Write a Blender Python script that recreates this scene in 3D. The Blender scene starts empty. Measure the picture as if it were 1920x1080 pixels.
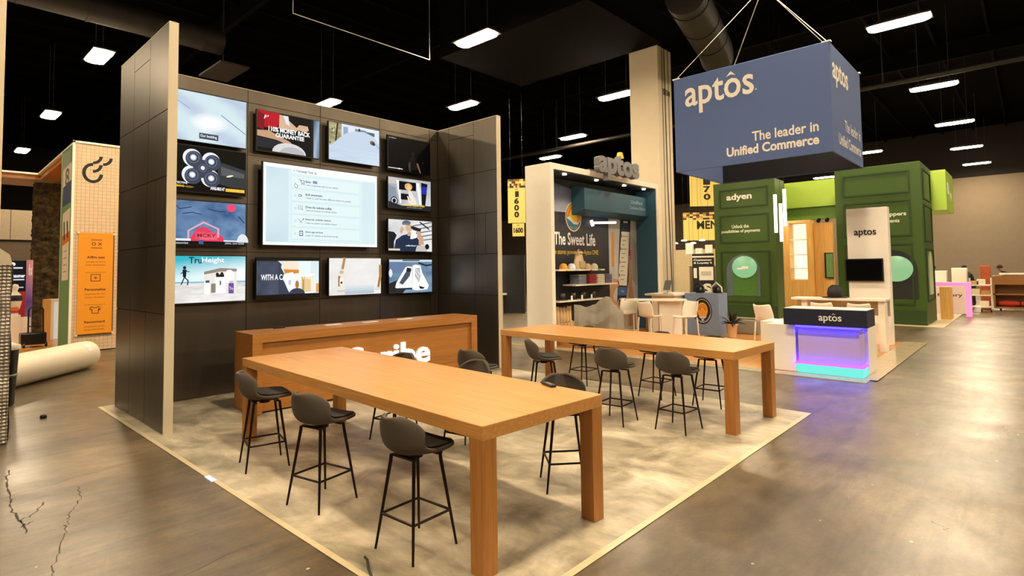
import bpy, bmesh, math, random
from math import sin, cos, pi, radians, sqrt, atan2, exp, hypot
from mathutils import Vector, Matrix
random.seed(7)
SC = bpy.context.scene
COL = SC.collection

# ------------------------------------------------------------------ camera
def make_camera():
    cam = bpy.data.cameras.new('camera'); o = bpy.data.objects.new('camera', cam); COL.objects.link(o)
    yaw, p, r = .744, .0482, -.0134
    fw = Vector((cos(p)*cos(yaw), cos(p)*sin(yaw), sin(p)))
    rt = Vector((sin(yaw), -cos(yaw), 0)); up = rt.cross(fw)
    rt2 = rt*cos(r)+up*sin(r); up2 = -rt*sin(r)+up*cos(r)
    M = Matrix((rt2, up2, -fw)).transposed().to_4x4(); M.translation = (0, 0, 1.86)
    o.matrix_world = M
    cam.sensor_width = 36; cam.lens = 1060.05/1920*36; cam.shift_y = -(540-453.9)/1920
    cam.clip_end = 300; cam.clip_start = .05
    SC.camera = o
make_camera()

# ------------------------------------------------------------------ world, exposure
w = bpy.data.worlds.new('world'); SC.world = w; w.use_nodes = True
w.node_tree.nodes['Background'].inputs[0].default_value = (1, .80, .58, 1)
w.node_tree.nodes['Background'].inputs[1].default_value = .04
SC.view_settings.view_transform = 'Standard'; SC.view_settings.look = 'None'
SC.view_settings.gamma = 1; SC.view_settings.use_curve_mapping = False
SC.view_settings.exposure = 0.0
LAMP = 245.0            # radiance of the hall's high-bay lamps
LAMP_COL = (1, .80, .545)

# ------------------------------------------------------------------ colour + materials
def lin(c):
    if isinstance(c, str):
        c = c.lstrip('#'); c = [int(c[i:i+2], 16)/255 for i in (0, 2, 4)]
    return tuple((x/12.92 if x <= .04045 else ((x+.055)/1.055)**2.4) for x in c[:3])
MATS = {}
def nodes(name):
    m = bpy.data.materials.new(name); m.use_nodes = True
    nt = m.node_tree; return m, nt, nt.nodes['Principled BSDF']
def mix_rgb(nt, fac, a, b, mode='MIX'):
    n = nt.nodes.new('ShaderNodeMix'); n.data_type = 'RGBA'; n.blend_type = mode
    for i, v in ((0, fac), (6, a), (7, b)):
        if hasattr(v, 'links') or isinstance(v, bpy.types.NodeSocket): nt.links.new(v, n.inputs[i])
        elif i == 0: n.inputs[0].default_value = v
        else: n.inputs[i].default_value = (*v, 1)
    return n.outputs[2]
def noise(nt, scale=5, detail=4, rough=.55, mapscale=(1, 1, 1), rot=(0, 0, 0), dist=0, space='Object'):
    tc = nt.nodes.new('ShaderNodeTexCoord'); mp = nt.nodes.new('ShaderNodeMapping')
    mp.inputs['Scale'].default_value = mapscale; mp.inputs['Rotation'].default_value = rot
    nt.links.new(tc.outputs[space], mp.inputs[0])
    n = nt.nodes.new('ShaderNodeTexNoise'); n.inputs['Scale'].default_value = scale
    n.inputs['Detail'].default_value = detail; n.inputs['Roughness'].default_value = rough; n.inputs['Distortion'].default_value = dist
    nt.links.new(mp.outputs[0], n.inputs['Vector']); return n.outputs['Fac'], mp.outputs[0]
def ramp(nt, fac, stops):
    r = nt.nodes.new('ShaderNodeValToRGB'); e = r.color_ramp.elements
    while len(e) < len(stops): e.new(.5)
    for k, (p, c) in enumerate(stops):
        e[k].position = p; e[k].color = (*c, 1) if not isinstance(c, (int, float)) else (c, c, c, 1)
    nt.links.new(fac, r.inputs[0]); return r.outputs[0]
def bump(nt, b, h, strength=.3, dist=.01):
    n = nt.nodes.new('ShaderNodeBump'); n.inputs['Strength'].default_value = strength; n.inputs['Distance'].default_value = dist
    nt.links.new(h, n.inputs['Height']); nt.links.new(n.outputs[0], b.inputs['Normal'])
def M(name, col, rough=.5, metal=0., var=.12, scale=8, bmp=0., coat=0., alpha=None, sheen=0):
    if name in MATS: return MATS[name]
    m, nt, b = nodes(name); c = lin(col)
    f, _ = noise(nt, scale)
    d = tuple(x*(1-var) for x in c); l = tuple(min(1, x*(1+var)) for x in c)
    nt.links.new(mix_rgb(nt, f, d, l), b.inputs['Base Color'])
    b.inputs['Roughness'].default_value = rough; b.inputs['Metallic'].default_value = metal
    if coat: b.inputs['Coat Weight'].default_value = coat
    if sheen: b.inputs['Sheen Weight'].default_value = sheen
    if bmp: bump(nt, b, noise(nt, scale*14, 3)[0], bmp, .004)
    MATS[name] = m; return m
def EM(name, col, strength, base='#000000'):
    if name in MATS: return MATS[name]
    m, nt, b = nodes(name)
    b.inputs['Base Color'].default_value = (*lin(base), 1)
    b.inputs['Emission Color'].default_value = (*(lin(col) if isinstance(col, str) else col), 1)
    b.inputs['Emission Strength'].default_value = strength
    MATS[name] = m; return m
def WOOD(name, c0, c1, axis=1, rough=.38, plank=0):
    if name in MATS: return MATS[name]
    m, nt, b = nodes(name)
    s = [14, 14, 14]; s[axis] = .55
    f, _ = noise(nt, 2.2, 8, .62, tuple(s), dist=.6)
    s2 = [60, 60, 60]; s2[axis] = 1.5
    g, _ = noise(nt, 2, 4, .6, tuple(s2))
    c = ramp(nt, f, [(.3, lin(c0)), (.7, lin(c1))])
    d = ramp(nt, g, [(.35, .82), (.65, 1.0)])
    nt.links.new(mix_rgb(nt, 1.0, c, d, 'MULTIPLY'), b.inputs['Base Color'])
    b.inputs['Roughness'].default_value = rough
    bump(nt, b, g, .12, .002)
    MATS[name] = m; return m
def attr_mat(name, emit=0., rough=.55, base_black=False):
    if name in MATS: return MATS[name]
    m, nt, b = nodes(name)
    a = nt.nodes.new('ShaderNodeAttribute'); a.attribute_name = 'Col'
    if emit:
        b.inputs['Base Color'].default_value = (0, 0, 0, 1); b.inputs['Specular IOR Level'].default_value = .12
        nt.links.new(a.outputs['Color'], b.inputs['Emission Color']); b.inputs['Emission Strength'].default_value = emit
    else: nt.links.new(a.outputs['Color'], b.inputs['Base Color'])
    b.inputs['Roughness'].default_value = rough
    MATS[name] = m; return m
SCREEN = attr_mat('screen_picture', 1.08, .4)
PRINT = attr_mat('printed_graphic', 0, .6)

# ------------------------------------------------------------------ objects
def loc_of(p): return Vector(p.location) if p else Vector((0, 0, 0))
def world_loc(p):
    v = Vector((0, 0, 0))
    while p: v += Vector(p.location); p = p.parent
    return v
def tag(o, label=None, cat=None, group=None, kind=None):
    if label: o['label'] = label
    if cat: o['category'] = cat
    if group: o['group'] = group
    if kind: o['kind'] = kind
    return o
def thing(name, label, cat, loc=(0, 0, 0), rz=0, group=None):
    o = bpy.data.objects.new(name, None); COL.objects.link(o); o.empty_display_size = .1
    o.location = loc; o.rotation_euler = (0, 0, rz)
    return tag(o, label, cat, group)
def copy_tree(o, loc=None, rz=None, label=None, parent=None):
    c = o.copy(); COL.objects.link(c)
    if parent: c.parent = parent
    for ch in list(o.children): copy_tree(ch, parent=c)
    if loc is not None: c.location = loc
    if rz is not None: c.rotation_euler = (0, 0, rz)
    if label: c['label'] = label
    return c
class MB:
    def __init__(s): s.v = []; s.f = []; s.c = []; s.sm = []
    def add(s, vs, fs, smooth=False, col=None):
        n = len(s.v); s.v += [tuple(x) for x in vs]
        for f in fs: s.f.append(tuple(i+n for i in f)); s.sm.append(smooth); s.c.append(col)
        return s
    def box(s, x0, x1, y0, y1, z0, z1, col=None):
        v = [(x, y, z) for x in (x0, x1) for y in (y0, y1) for z in (z0, z1)]
        return s.add(v, [(0, 1, 3, 2), (4, 6, 7, 5), (0, 4, 5, 1), (2, 3, 7, 6), (0, 2, 6, 4), (1, 5, 7, 3)], False, col)
    def obox(s, c, ax, ay, az, hx, hy, hz):   # oriented box
        c, ax, ay, az = map(Vector, (c, ax, ay, az)); v = []
        for i in (-1, 1):
            for j in (-1, 1):
                for k in (-1, 1): v.append(c+ax*hx*i+ay*hy*j+az*hz*k)
        return s.add(v, [(0, 1, 3, 2), (4, 6, 7, 5), (0, 4, 5, 1), (2, 3, 7, 6), (0, 2, 6, 4), (1, 5, 7, 3)])
    def tube(s, pts, r, n=10, caps=True):
        pts = [Vector(p) for p in pts]; rs = r if isinstance(r, (list, tuple)) else [r]*len(pts); rings = []
        up = None
        for i, p in enumerate(pts):
            t = (pts[min(i+1, len(pts)-1)]-pts[max(i-1, 0)]).normalized()
            if up is None: up = t.orthogonal().normalized()
            a = (up-t*up.dot(t)).normalized(); up = a; b = t.cross(a)
            rings.append([p+a*cos(2*pi*k/n)*rs[i]+b*sin(2*pi*k/n)*rs[i] for k in range(n)])
        vs = [q for rr in rings for q in rr]; fs = []
        for i in range(len(pts)-1):
            for k in range(n): fs.append((i*n+k, i*n+(k+1) % n, (i+1)*n+(k+1) % n, (i+1)*n+k))
        s.add(vs, fs, True)
        if caps:
            m = len(pts)-1
            s.add(rings[0], [tuple(reversed(range(n)))]); s.add(rings[m], [tuple(range(n))])
        return s
    def lathe(s, prof, c=(0, 0, 0), n=20, smooth=True):
        vs = [(c[0]+r*cos(2*pi*k/n), c[1]+r*sin(2*pi*k/n), c[2]+z) for r, z in prof for k in range(n)]
        fs = [(i*n+k, i*n+(k+1) % n, (i+1)*n+(k+1) % n, (i+1)*n+k) for i in range(len(prof)-1) for k in range(n)]
        s.add(vs, fs, smooth)
        if prof[0][0] > 1e-4: s.add(vs[:n], [tuple(reversed(range(n)))])
        if prof[-1][0] > 1e-4: s.add(vs[-n:], [tuple(range(n))])
        return s
    def grid(s, fn, nu, nv, smooth=True, closed=False):
        vs = [fn(i/nu, j/nv) for i in range(nu+1) for j in range(nv+1)]; w_ = nv+1
        return s.add(vs, [(i*w_+j, (i+1)*w_+j, (i+1)*w_+j+1, i*w_+j+1) for i in range(nu) for j in range(nv)], smooth)
    def prism(s, poly, axis, a, b):   # poly of 2D points, extruded along axis from a to b
        def P3(p, t):
            q = list(p); q.insert(axis, t); return tuple(q)
        n = len(poly); vs = [P3(p, a) for p in poly]+[P3(p, b) for p in poly]
        return s.add(vs, [tuple(range(n)), tuple(reversed(range(n, 2*n)))]+[(i, i+n, (i+1) % n+n, (i+1) % n) for i in range(n)])
    def build(s, name, mat, parent=None, local=False, bevel=0, subsurf=0, solid=0, label=None):
        me = bpy.data.meshes.new(name)
        off = Vector((0, 0, 0)) if (local or parent is None) else world_loc(parent)
        base = Vector((0, 0, 0))
        if parent is None and s.v:
            xs, ys, zs = zip(*s.v); base = Vector(((min(xs)+max(xs))/2, (min(ys)+max(ys))/2, min(zs))); off = base
        me.from_pydata([(x-off.x, y-off.y, z-off.z) for x, y, z in s.v], [], s.f)
        me.polygons.foreach_set('use_smooth', s.sm)
        if any(c is not None for c in s.c):
            ca = me.color_attributes.new('Col', 'FLOAT_COLOR', 'CORNER')
            for p, c in zip(me.polygons, s.c):
                cc = c or (.5, .5, .5)
                for k, li in enumerate(p.loop_indices):
                    q = cc[k] if isinstance(cc[0], (tuple, list)) else cc
                    ca.data[li].color = (*q, 1)
        me.materials.append(mat)
        if not any(c is not None for c in s.c):
            bm = bmesh.new(); bm.from_mesh(me)
            bmesh.ops.recalc_face_normals(bm, faces=bm.faces); bm.to_mesh(me); bm.free()
        me.validate()
        o = bpy.data.objects.new(name, me); COL.objects.link(o); o.location = base
        if parent: o.parent = parent
        if solid:
            md = o.modifiers.new('solid', 'SOLIDIFY'); md.thickness = solid; md.offset = 0
        if bevel:
            md = o.modifiers.new('bevel', 'BEVEL'); md.width = bevel; md.segments = 2; md.limit_method = 'ANGLE'
        if subsurf:
            md = o.modifiers.new('sub', 'SUBSURF'); md.levels = subsurf; md.render_levels = subsurf
        if label: o['label'] = label
        return o
_tc = {}
def text_geo(s, bold=0., shear=0., extrude=0.):
    k = (s, bold, shear, extrude)
    if k not in _tc:
        cu = bpy.data.curves.new('t', 'FONT'); cu.body = s; cu.offset = bold; cu.shear = shear; cu.resolution_u = 3; cu.extrude = extrude
        ob = bpy.data.objects.new('t', cu); COL.objects.link(ob)
        dg = bpy.context.evaluated_depsgraph_get(); dg.update()
        me = bpy.data.meshes.new_from_object(ob.evaluated_get(dg))
        vs = [tuple(v.co) for v in me.vertices]; fs = [tuple(p.vertices) for p in me.polygons]
        bpy.data.objects.remove(ob); bpy.data.curves.remove(cu); bpy.data.meshes.remove(me)
        x0 = min(v[0] for v in vs); x1 = max(v[0] for v in vs); y0 = min(v[1] for v in vs); y1 = max(v[1] for v in vs)
        _tc[k] = ([((x-x0)/(x1-x0), (y-y0)/(y1-y0), z) for x, y, z in vs], fs)
    return _tc[k]
class Art:
    """flat picture on a plane: corner O, right R, up U, size w x h; 0..1 coordinates"""
    def __init__(s, O, R, U, w, h, eps=.0002):
        s.O, s.R, s.U = Vector(O), Vector(R), Vector(U); s.N = s.R.cross(s.U); s.w, s.h = w, h; s.mb = MB(); s.k = 1; s.eps = eps
    def P(s, u, v, d=0): return tuple(s.O+s.R*(u*s.w)+s.U*(v*s.h)+s.N*(s.eps*s.k+d))
    def poly(s, pts, col):
        col = lin(col) if isinstance(col, str) else col
        s.mb.add([s.P(*p) for p in pts], [tuple(range(len(pts)))], False, col); s.k += 1; return s
    def rect(s, u0, v0, u1, v1, col): return s.poly([(u0, v0), (u1, v0), (u1, v1), (u0, v1)], col)
    def grad(s, pts, cols):
        s.mb.add([s.P(*p) for p in pts], [tuple(range(len(pts)))], False, [lin(c) if isinstance(c, str) else c for c in cols]); s.k += 1; return s
    def ell(s, cu, cv, ru, rv, col, a0=0, a1=360, n=28, rot=0):
        pts = []
        for i in range(n+(0 if a1-a0 >= 360 else 1)):
            t = radians(a0+(a1-a0)*i/n); x, y = cos(t), sin(t)
            X = x*ru*s.w; Y = y*rv*s.h; cr, sr = cos(rot), sin(rot)
            pts.append((cu+(X*cr-Y*sr)/s.w, cv+(X*sr+Y*cr)/s.h))
        return s.poly(pts, col)
    def arc(s, cu, cv, ru, rv, t_, col, a0=0, a1=360, n=28):   # ring band, thickness t_ in metres
        col = lin(col) if isinstance(col, str) else col
        vs = []; fs = []
        for i in range(n+1):
            t = radians(a0+(a1-a0)*i/n)
            vs.append(s.P(cu+cos(t)*ru, cv+sin(t)*rv)); vs.append(s.P(cu+cos(t)*(ru-t_/s.w), cv+sin(t)*(rv-t_/s.h)))
        for i in range(n): fs.append((2*i, 2*i+2, 2*i+3, 2*i+1))
        for f in fs: s.mb.add([vs[j] for j in f], [(0, 1, 2, 3)], False, col)
        s.k += 1; return s
    def line(s, pts, t_, col):
        col = lin(col) if isinstance(col, str) else col
        for a, b in zip(pts[:-1], pts[1:]):
            ax, ay = a[0]*s.w, a[1]*s.h; bx, by = b[0]*s.w, b[1]*s.h; L = hypot(bx-ax, by-ay) or 1
            dx, dy = (bx-ax)/L*t_/2, (by-ay)/L*t_/2; nx, ny = -dy, dx
            q = [(ax-dx+nx, ay-dy+ny), (ax-dx-nx, ay-dy-ny), (bx+dx-nx, by+dy-ny), (bx+dx+nx, by+dy+ny)]
            s.mb.add([s.P(x/s.w, y/s.h) for x, y in q], [(0, 1, 2, 3)], False, col)
        s.k += 1; return s
    def text(s, t, u0, v0, u1, v1, col, bold=0., shear=0.):
        col = lin(col) if isinstance(col, str) else col
        vs, fs = text_geo(t, bold, shear)
        s.mb.add([s.P(u0+x*(u1-u0), v0+y*(v1-v0)) for x, y, z in vs], fs, False, col); s.k += 1; return s
    def field(s, fn, nu, nv, u0=0, v0=0, u1=1, v1=1):
        vs = []; cs = []
        for i in range(nu+1):
            for j in range(nv+1):
                u, v = i/nu, j/nv; vs.append(s.P(u0+u*(u1-u0), v0+v*(v1-v0))); cs.append(tuple(max(0, x) for x in fn(u, v)))
        n0 = len(s.mb.v); s.mb.v += vs; W = nv+1
        for i in range(nu):
            for j in range(nv):
                f = (i*W+j, (i+1)*W+j, (i+1)*W+j+1, i*W+j+1)
                s.mb.f.append(tuple(n0+q for q in f)); s.mb.sm.append(False); s.mb.c.append([cs[q] for q in f])
        s.k += 1; return s
    def build(s, name, mat, parent=None, label=None): return s.mb.build(name, mat, parent, label=label)
def letters(name, t, O, R, U, w, h, depth, mat, parent, bold=.02, shear=0, label=None):
    """solid 3D lettering fitted in a w x h box on a plane, standing depth proud of it"""
    O, R, U = Vector(O), Vector(R), Vector(U); N = R.cross(U)
    vs, fs = text_geo(t, bold, shear, .05)
    z0 = min(v[2] for v in vs); z1 = max(v[2] for v in vs)
    mb = MB(); mb.add([tuple(O+R*(x*w)+U*(y*h)+N*((z-z0)/(z1-z0)*depth)) for x, y, z in vs], fs)
    return mb.build(name, mat, parent, label=label)
def hsh(i, j=0):
    x = sin(i*127.1+j*311.7)*43758.5453; return x-math.floor(x)
def vn(x, y):
    i, j = math.floor(x), math.floor(y); fx, fy = x-i, y-j; fx = fx*fx*(3-2*fx); fy = fy*fy*(3-2*fy)
    a = hsh(i, j)*(1-fx)+hsh(i+1, j)*fx; b = hsh(i, j+1)*(1-fx)+hsh(i+1, j+1)*fx; return a*(1-fy)+b*fy
def fbm(x, y, o=4): return sum(vn(x*2**k, y*2**k)/2**k for k in range(o))/2
def mixc(a, b, t):
    t = max(0, min(1, t)); return tuple(p*(1-t)+q*t for p, q in zip(a, b))
NX, NY = (0, -1, 0), (1, 0, 0)     # viewer's right on a plane that faces -X / -Y
UP = (0, 0, 1)

# ================================================================== SETTING
def floor_mat():
    m, nt, b = nodes('polished_concrete')
    f, _ = noise(nt, .55, 7, .62, dist=.5)
    g, _ = noise(nt, 3.2, 6, .6, (1, 2.4, 1), (0, 0, .5))
    c = ramp(nt, f, [(.32, lin('#4f4331')), (.52, lin('#6a5b44')), (.72, lin('#87755b'))])
    d = ramp(nt, g, [(.28, .58), (.66, 1.06)])
    h, _ = noise(nt, 38, 4, .7, (1, 1, 1)); h = ramp(nt, h, [(.3, .84), (.7, 1.12)])
    q, _ = noise(nt, 1.1, 6, .7, (.5, 5, 1), (0, 0, .75), dist=.3); q = ramp(nt, q, [(.36, .72), (.5, 1.0)])
    c = mix_rgb(nt, 1.0, c, h, 'MULTIPLY'); c = mix_rgb(nt, 1.0, c, q, 'MULTIPLY')
    nt.links.new(mix_rgb(nt, 1.0, c, d, 'MULTIPLY'), b.inputs['Base Color'])
    r, _ = noise(nt, 1.3, 6, .65, dist=.4)
    nt.links.new(ramp(nt, r, [(.3, .28), (.7, .44)]), b.inputs['Roughness'])
    bump(nt, b, noise(nt, 5, 5)[0], .02, .01)
    return m
def vinyl_mat():
    m, nt, b = nodes('cloudy_beige_vinyl')
    f, _ = noise(nt, 1.5, 7, .6, (1, .8, 1), (0, 0, .3), dist=.9)
    g, _ = noise(nt, 7, 5, .65, (2.2, .8, 1), (0, 0, .3))
    c = ramp(nt, f, [(.36, lin('#857a66')), (.5, lin('#b5aa91')), (.64, lin('#d8cdb4'))])
    d = ramp(nt, g, [(.3, .74), (.65, 1.0)])
    nt.links.new(mix_rgb(nt, 1.0, c, d, 'MULTIPLY'), b.inputs['Base Color'])
    nt.links.new(ramp(nt, g, [(.3, .34), (.7, .5)]), b.inputs['Roughness'])
    return m
FLOOR = floor_mat(); VINYL = vinyl_mat()
MB().box(-25, 60, -25, 60, -.2, 0).build('floor', FLOOR)['kind'] = 'structure'
BLACK = M('black_roof', '#020101', .95, var=.3); BLACK.node_tree.nodes['Principled BSDF'].inputs['Specular IOR Level'].default_value = .05
MB().box(-25, 60, -25, 60, 12.3, 12.5).build('ceiling', BLACK)['kind'] = 'structure'
TAN = M('tan_block_wall', '#867762', .8, var=.08, scale=3, bmp=.2)
MB().box(56, 56.3, -25, 60, 0, 8.5).build('wall_right', TAN)['kind'] = 'structure'
MB().box(56, 56.3, -25, 60, 8.5, 12.3).build('wall_right_upper', M('dark_upper_wall', '#1f1913', .85))['kind'] = 'structure'
MB().box(-25, 60, 59, 59.3, 0, 12.3).build('wall_back', M('dark_hall_wall', '#1f1913', .85))['kind'] = 'structure'
# floor marks: joints and cracks
def marks():
    a = Art((0, 0, 0), (1, 0, 0), (0, 1, 0), 1, 1, .0004)
    rnd = random.Random(3)
    def crack(pts, t_, col):
        out = []
        for p, q in zip(pts[:-1], pts[1:]):
            for k in range(6): u = k/6; out.append((p[0]*(1-u)+q[0]*u+rnd.uniform(-.012, .012), p[1]*(1-u)+q[1]*u+rnd.uniform(-.03, .03)))
        out.append(pts[-1])
        for k in range(len(out)-1): a.line([out[k], out[k+1]], t_*rnd.uniform(.5, 1.3), col); a.k -= 1
    dk = '#33291c'
    crack([(.78, 7.3), (.708, 6.9), (.69, 6.4), (.661, 6.09), (.68, 5.7), (.68, 5.45)], .014, dk)
    crack([(.68, 5.72), (.78, 5.85), (.86, 6.06)], .012, dk); crack([(.68, 5.62), (.74, 5.66)], .012, dk)
    crack([(1.13, 6.3), (1.08, 5.93), (.95, 5.6), (.92, 5.45), (.86, 5.2), (.76, 4.85), (.70, 4.55), (.74, 4.3)], .009, dk)
    for y in (3.9, 6.55, 8.1, 9.9): crack([(-.6, y+.15), (.6, y-.1), (1.7, y+.12)], .007, '#3d3325')
    for pts in [((3.4, 1.25), (3.5, 1.35)), ((5.0, .5), (5.12, .62)), ((8.2, .3), (8.6, .32))]: crack(list(pts), .005, '#3d3325')
    for k in range(90):
        x = rnd.uniform(-.3, 12); y = rnd.uniform(-1.5, 1.8) if x > 2 else rnd.uniform(2, 10)
        r = rnd.uniform(.004, .014); a.ell(x, y, r, r*.8, rnd.choice(['#a89c84', '#c9bda0', '#2a2118'])); a.k -= 1
    a.build('floor_cracks', PRINT)['kind'] = 'structure'
marks()
# booth floors
def booth_floor():
    t = thing('vinyl_floor', 'cloudy beige vinyl booth floor under the two long wooden tables', 'floor covering', (4.9, 6, 0)); t['kind'] = 'structure'
    MB().box(1.965, 7.81, 2.136, 9.75, 0, .004).build('vinyl_sheet', VINYL, t)
    e = MB()
    for r in ((1.955, 7.82, 2.126, 2.18), (1.955, 2.0, 2.18, 9.75), (7.775, 7.82, 2.18, 9.75)): e.box(*r, .004, .0055)
    e.build('edge_tape', M('floor_edge_tape', '#cdbd98', .35), t)
booth_floor()
OAKFLOOR = WOOD('oak_floor', '#b5712e', '#e2a354', 0, .3)
WHITE = M('white_paint', '#f4eee2', .5, var=.04)
def neighbour_floor():
    t = thing('wood_floor', 'honey wood plank floor under the white framed booth', 'floor covering', (13.3, 5.6, 0)); t['kind'] = 'structure'
    MB().box(10.6, 16.2, 2.15, 9.4, 0, .012).build('planks', OAKFLOOR, t)
    s = MB(); s.box(10.3, 10.6, 2.0, 9.9, 0, .013); s.box(10.6, 16.3, 1.9, 2.35, .012, .015)
    s.build('border_strip', M('glossy_clear_border', '#b9a98c', .12, var=.3, scale=5), t)
    t = thing('wood_floor', 'pale strip floor under the green booth', 'floor covering', (25, 5, 0)); t['kind'] = 'structure'
    MB().box(20.55, 30, 1.98, 10, 0, .012).build('planks', M('pale_vinyl', '#d9c8a4', .3), t)
    t = thing('wood_floor', 'orange wood floor beneath the white tiled booth wall', 'floor covering', (2, 20, 0)); t['kind'] = 'structure'
    MB().box(-1, 6.5, 17.28, 25, 0, .03).build('planks', OAKFLOOR, t)
neighbour_floor()

# ------------------------------------------------------------------ ceiling: lamps, soffit, ducts, pipes
HOUS = M('lamp_housing', '#3a342b', .5)
LAMPM = EM('lamp_glow', LAMP_COL, LAMP)
def lamp_proto():
    t = thing('high_bay_lamp', 'x', 'lamp', (0, 0, 9))
    h = MB(); h.box(-.31, .31, -.82, .82, 9.04, 9.10); h.box(-.12, .12, -.6, .6, 9.10, 9.2)
    h.build('housing', HOUS, t, bevel=.02)
    d = MB(); pts = []
    for k in range(16):
        a = 2*pi*k/16; pts.append((cos(a)*.27, (.56 if sin(a) > 0 else -.56)+sin(a)*.22))
    d.prism([(x, y) for x, y in pts], 2, 9.0, 9.04); d.build('diffuser', LAMPM, t)
    for y in (-.5, .5): MB().tube([(0, y, 9.2), (0, y, 12.3)], .012, 6).build('hanger_rod', HOUS, t)
    return t
LAB = {  # visible lamps: position -> label
 (20.0, 2.65): 'long bright ceiling lamp in the upper right corner, largest of its row',
 (28.25, 2.67): 'long ceiling lamp just below the largest one at upper right',
 (36.4, 2.66): 'long ceiling lamp midway down the row right of the blue cube sign',
 (44.7, 2.75): 'fourth ceiling lamp down the row, above the tan far wall',
 (52.5, 2.7): 'smallest and lowest ceiling lamp of the row above the tan far wall',
 (51.2, 12.3): 'tiny ceiling lamp seen between the cube sign and the green booth',
 (41.9, 7.5): 'small ceiling lamp peeking past the lower corner of the cube sign',
 (20.1, 12.5): 'ceiling lamp touching the edge of the square beige column',
 (24.8, 18.2): 'ceiling lamp between the grey panelled side wall and the white portal',
 (28.3, 22.6): 'small ceiling lamp just above the corner of the white portal',
 (12.0, 12.44): 'large ceiling lamp on the edge of the black soffit',
 (16.53, 18.0): 'ceiling lamp above the top corner of the grey panelled side wall',
 (12.25, 21.9): 'small ceiling lamp peeking over the top of the screen wall',
 (4.3, 22.3): 'bright glowing ceiling lamp beside the tall side wall at upper left',
 (4.45, 32.0): 'ceiling lamp above the white canopy, second down the left row',
 (4.65, 42.3): 'smallest ceiling lamp far down at the left, above the white canopy'}
proto = lamp_proto(); first = True
for (x, y), l in LAB.items():
    if first: o = proto; o.location = (x, y, 9); o['label'] = l; o['group'] = 'high bay lamps under the hall ceiling'; first = False
    else: o = copy_tree(proto, (x, y, 9), 0, l)
for k, (x, y) in enumerate([(3.8, 2.65), (11.9, 2.65), (-4.4, 2.65), (3.9, 12.3), (-4.4, 12.3), (-4.4, -7), (3.8, -7), (12, -7), (20, -7), (.1, 8.8), (28, -16), (20, -16), (12, -16), (3.8, -16), (-4.2, 22), (28.9, 11.4), (36.4, 12.4), (36, -7), (28, -7)]):  # the lamp beside the left wing is added to grade its panels' brightness
    copy_tree(proto, (x, y, 9), 0, 'high bay ceiling lamp, unseen outside the picture')
SOFF = M('soffit_brown', '#070504', .9, var=.1); SOFF.node_tree.nodes['Principled BSDF'].inputs['Specular IOR Level'].default_value = .1
MB().box(13.44, 18.0, 9.26, 15.9, 9.73, 12.3).build('ceiling_soffit', SOFF)['kind'] = 'structure'
DUCT = M('duct_brown', '#1b140d', .6, var=.2)
def duct(pts, r, label, ring=1.5):
    t = thing('air_duct', label, 'duct', pts[0], group=None)
    MB().tube(pts, r, 20).build('pipe', DUCT, t)
    P0, P1 = Vector(pts[0]), Vector(pts[1]); L = (P1-P0).length; d = (P1-P0)/L
    k = .4
    while k < L: MB().tube([P0+d*k, P0+d*(k+.06)], r*1.04, 20).build('seam_band', DUCT, t); k += ring
duct([(-3, 19.3, 9.4), (7.0, 19.3, 9.4)], .38, 'fat round brown air duct above the tall side wall at upper left')
duct([(14.2, 6.6, 9.2), (18.5, 7.6, 9.2), (19.4, 7.9, 9.2)], .55, 'fat round air duct between the beige column and the cube sign')
BEAM = M('roof_beam_steel', '#050302', .9); BEAM.node_tree.nodes['Principled BSDF'].inputs['Specular IOR Level'].default_value = .1
for k, x in enumerate((2, 8.6, 15.5, 25.2, 33.5)):
    b = MB(); b.box(x-.09, x+.09, -20, 58, 11.5, 11.53); b.box(x-.09, x+.09, -20, 58, 12.2, 12.23); b.box(x-.012, x+.012, -20, 58, 11.53, 12.2)
    o = b.build('roof_beam', BEAM); o['kind'] = 'structure'
b = MB()
for k in range(40): b.box(-20, 58, -18+k*1.9, -17.9+k*1.9, 12.1, 12.3)
b.build('roof_deck_ribs', BEAM)['kind'] = 'structure'
PIPE = M('bright_pipe', '#e8e2d8', .3, .3)
tag(MB().tube([(6.7, 13.7, 8.5), (11.2, 13.74, 8.5)], .012, 8).tube([(6.7, 13.7, 8.5), (6.7, 13.7, 12.3)], .008, 6).tube([(11.2, 13.74, 8.5), (11.2, 13.74, 12.3)], .008, 6).build('batten_pipe', PIPE), 'thin bright straight pipe hung high above the screen wall', 'pipe')
tag(MB().tube([(25.7, -6, 8.8), (25.7, 26, 8.8)], .1, 10).tube([(25.7, 4, 8.8), (25.7, 4, 12.26)], .02, 6).tube([(25.7, 20, 8.8), (25.7, 20, 12.26)], .02, 6).build('sprinkler_pipe', DUCT), 'long brown sprinkler pipe crossing the ceiling behind the beige column', 'pipe')
tag(MB().box(6.7, 7.6, 18.5, 20.4, 8.5, 8.56).tube([(7.1, 19.4, 8.56), (7.1, 19.4, 12.26)], .02, 6).build('ceiling_baffle', M('baffle_brown', '#1e160e', .8)), 'square brown panel hung from the ceiling behind the screen wall', 'panel')
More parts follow.
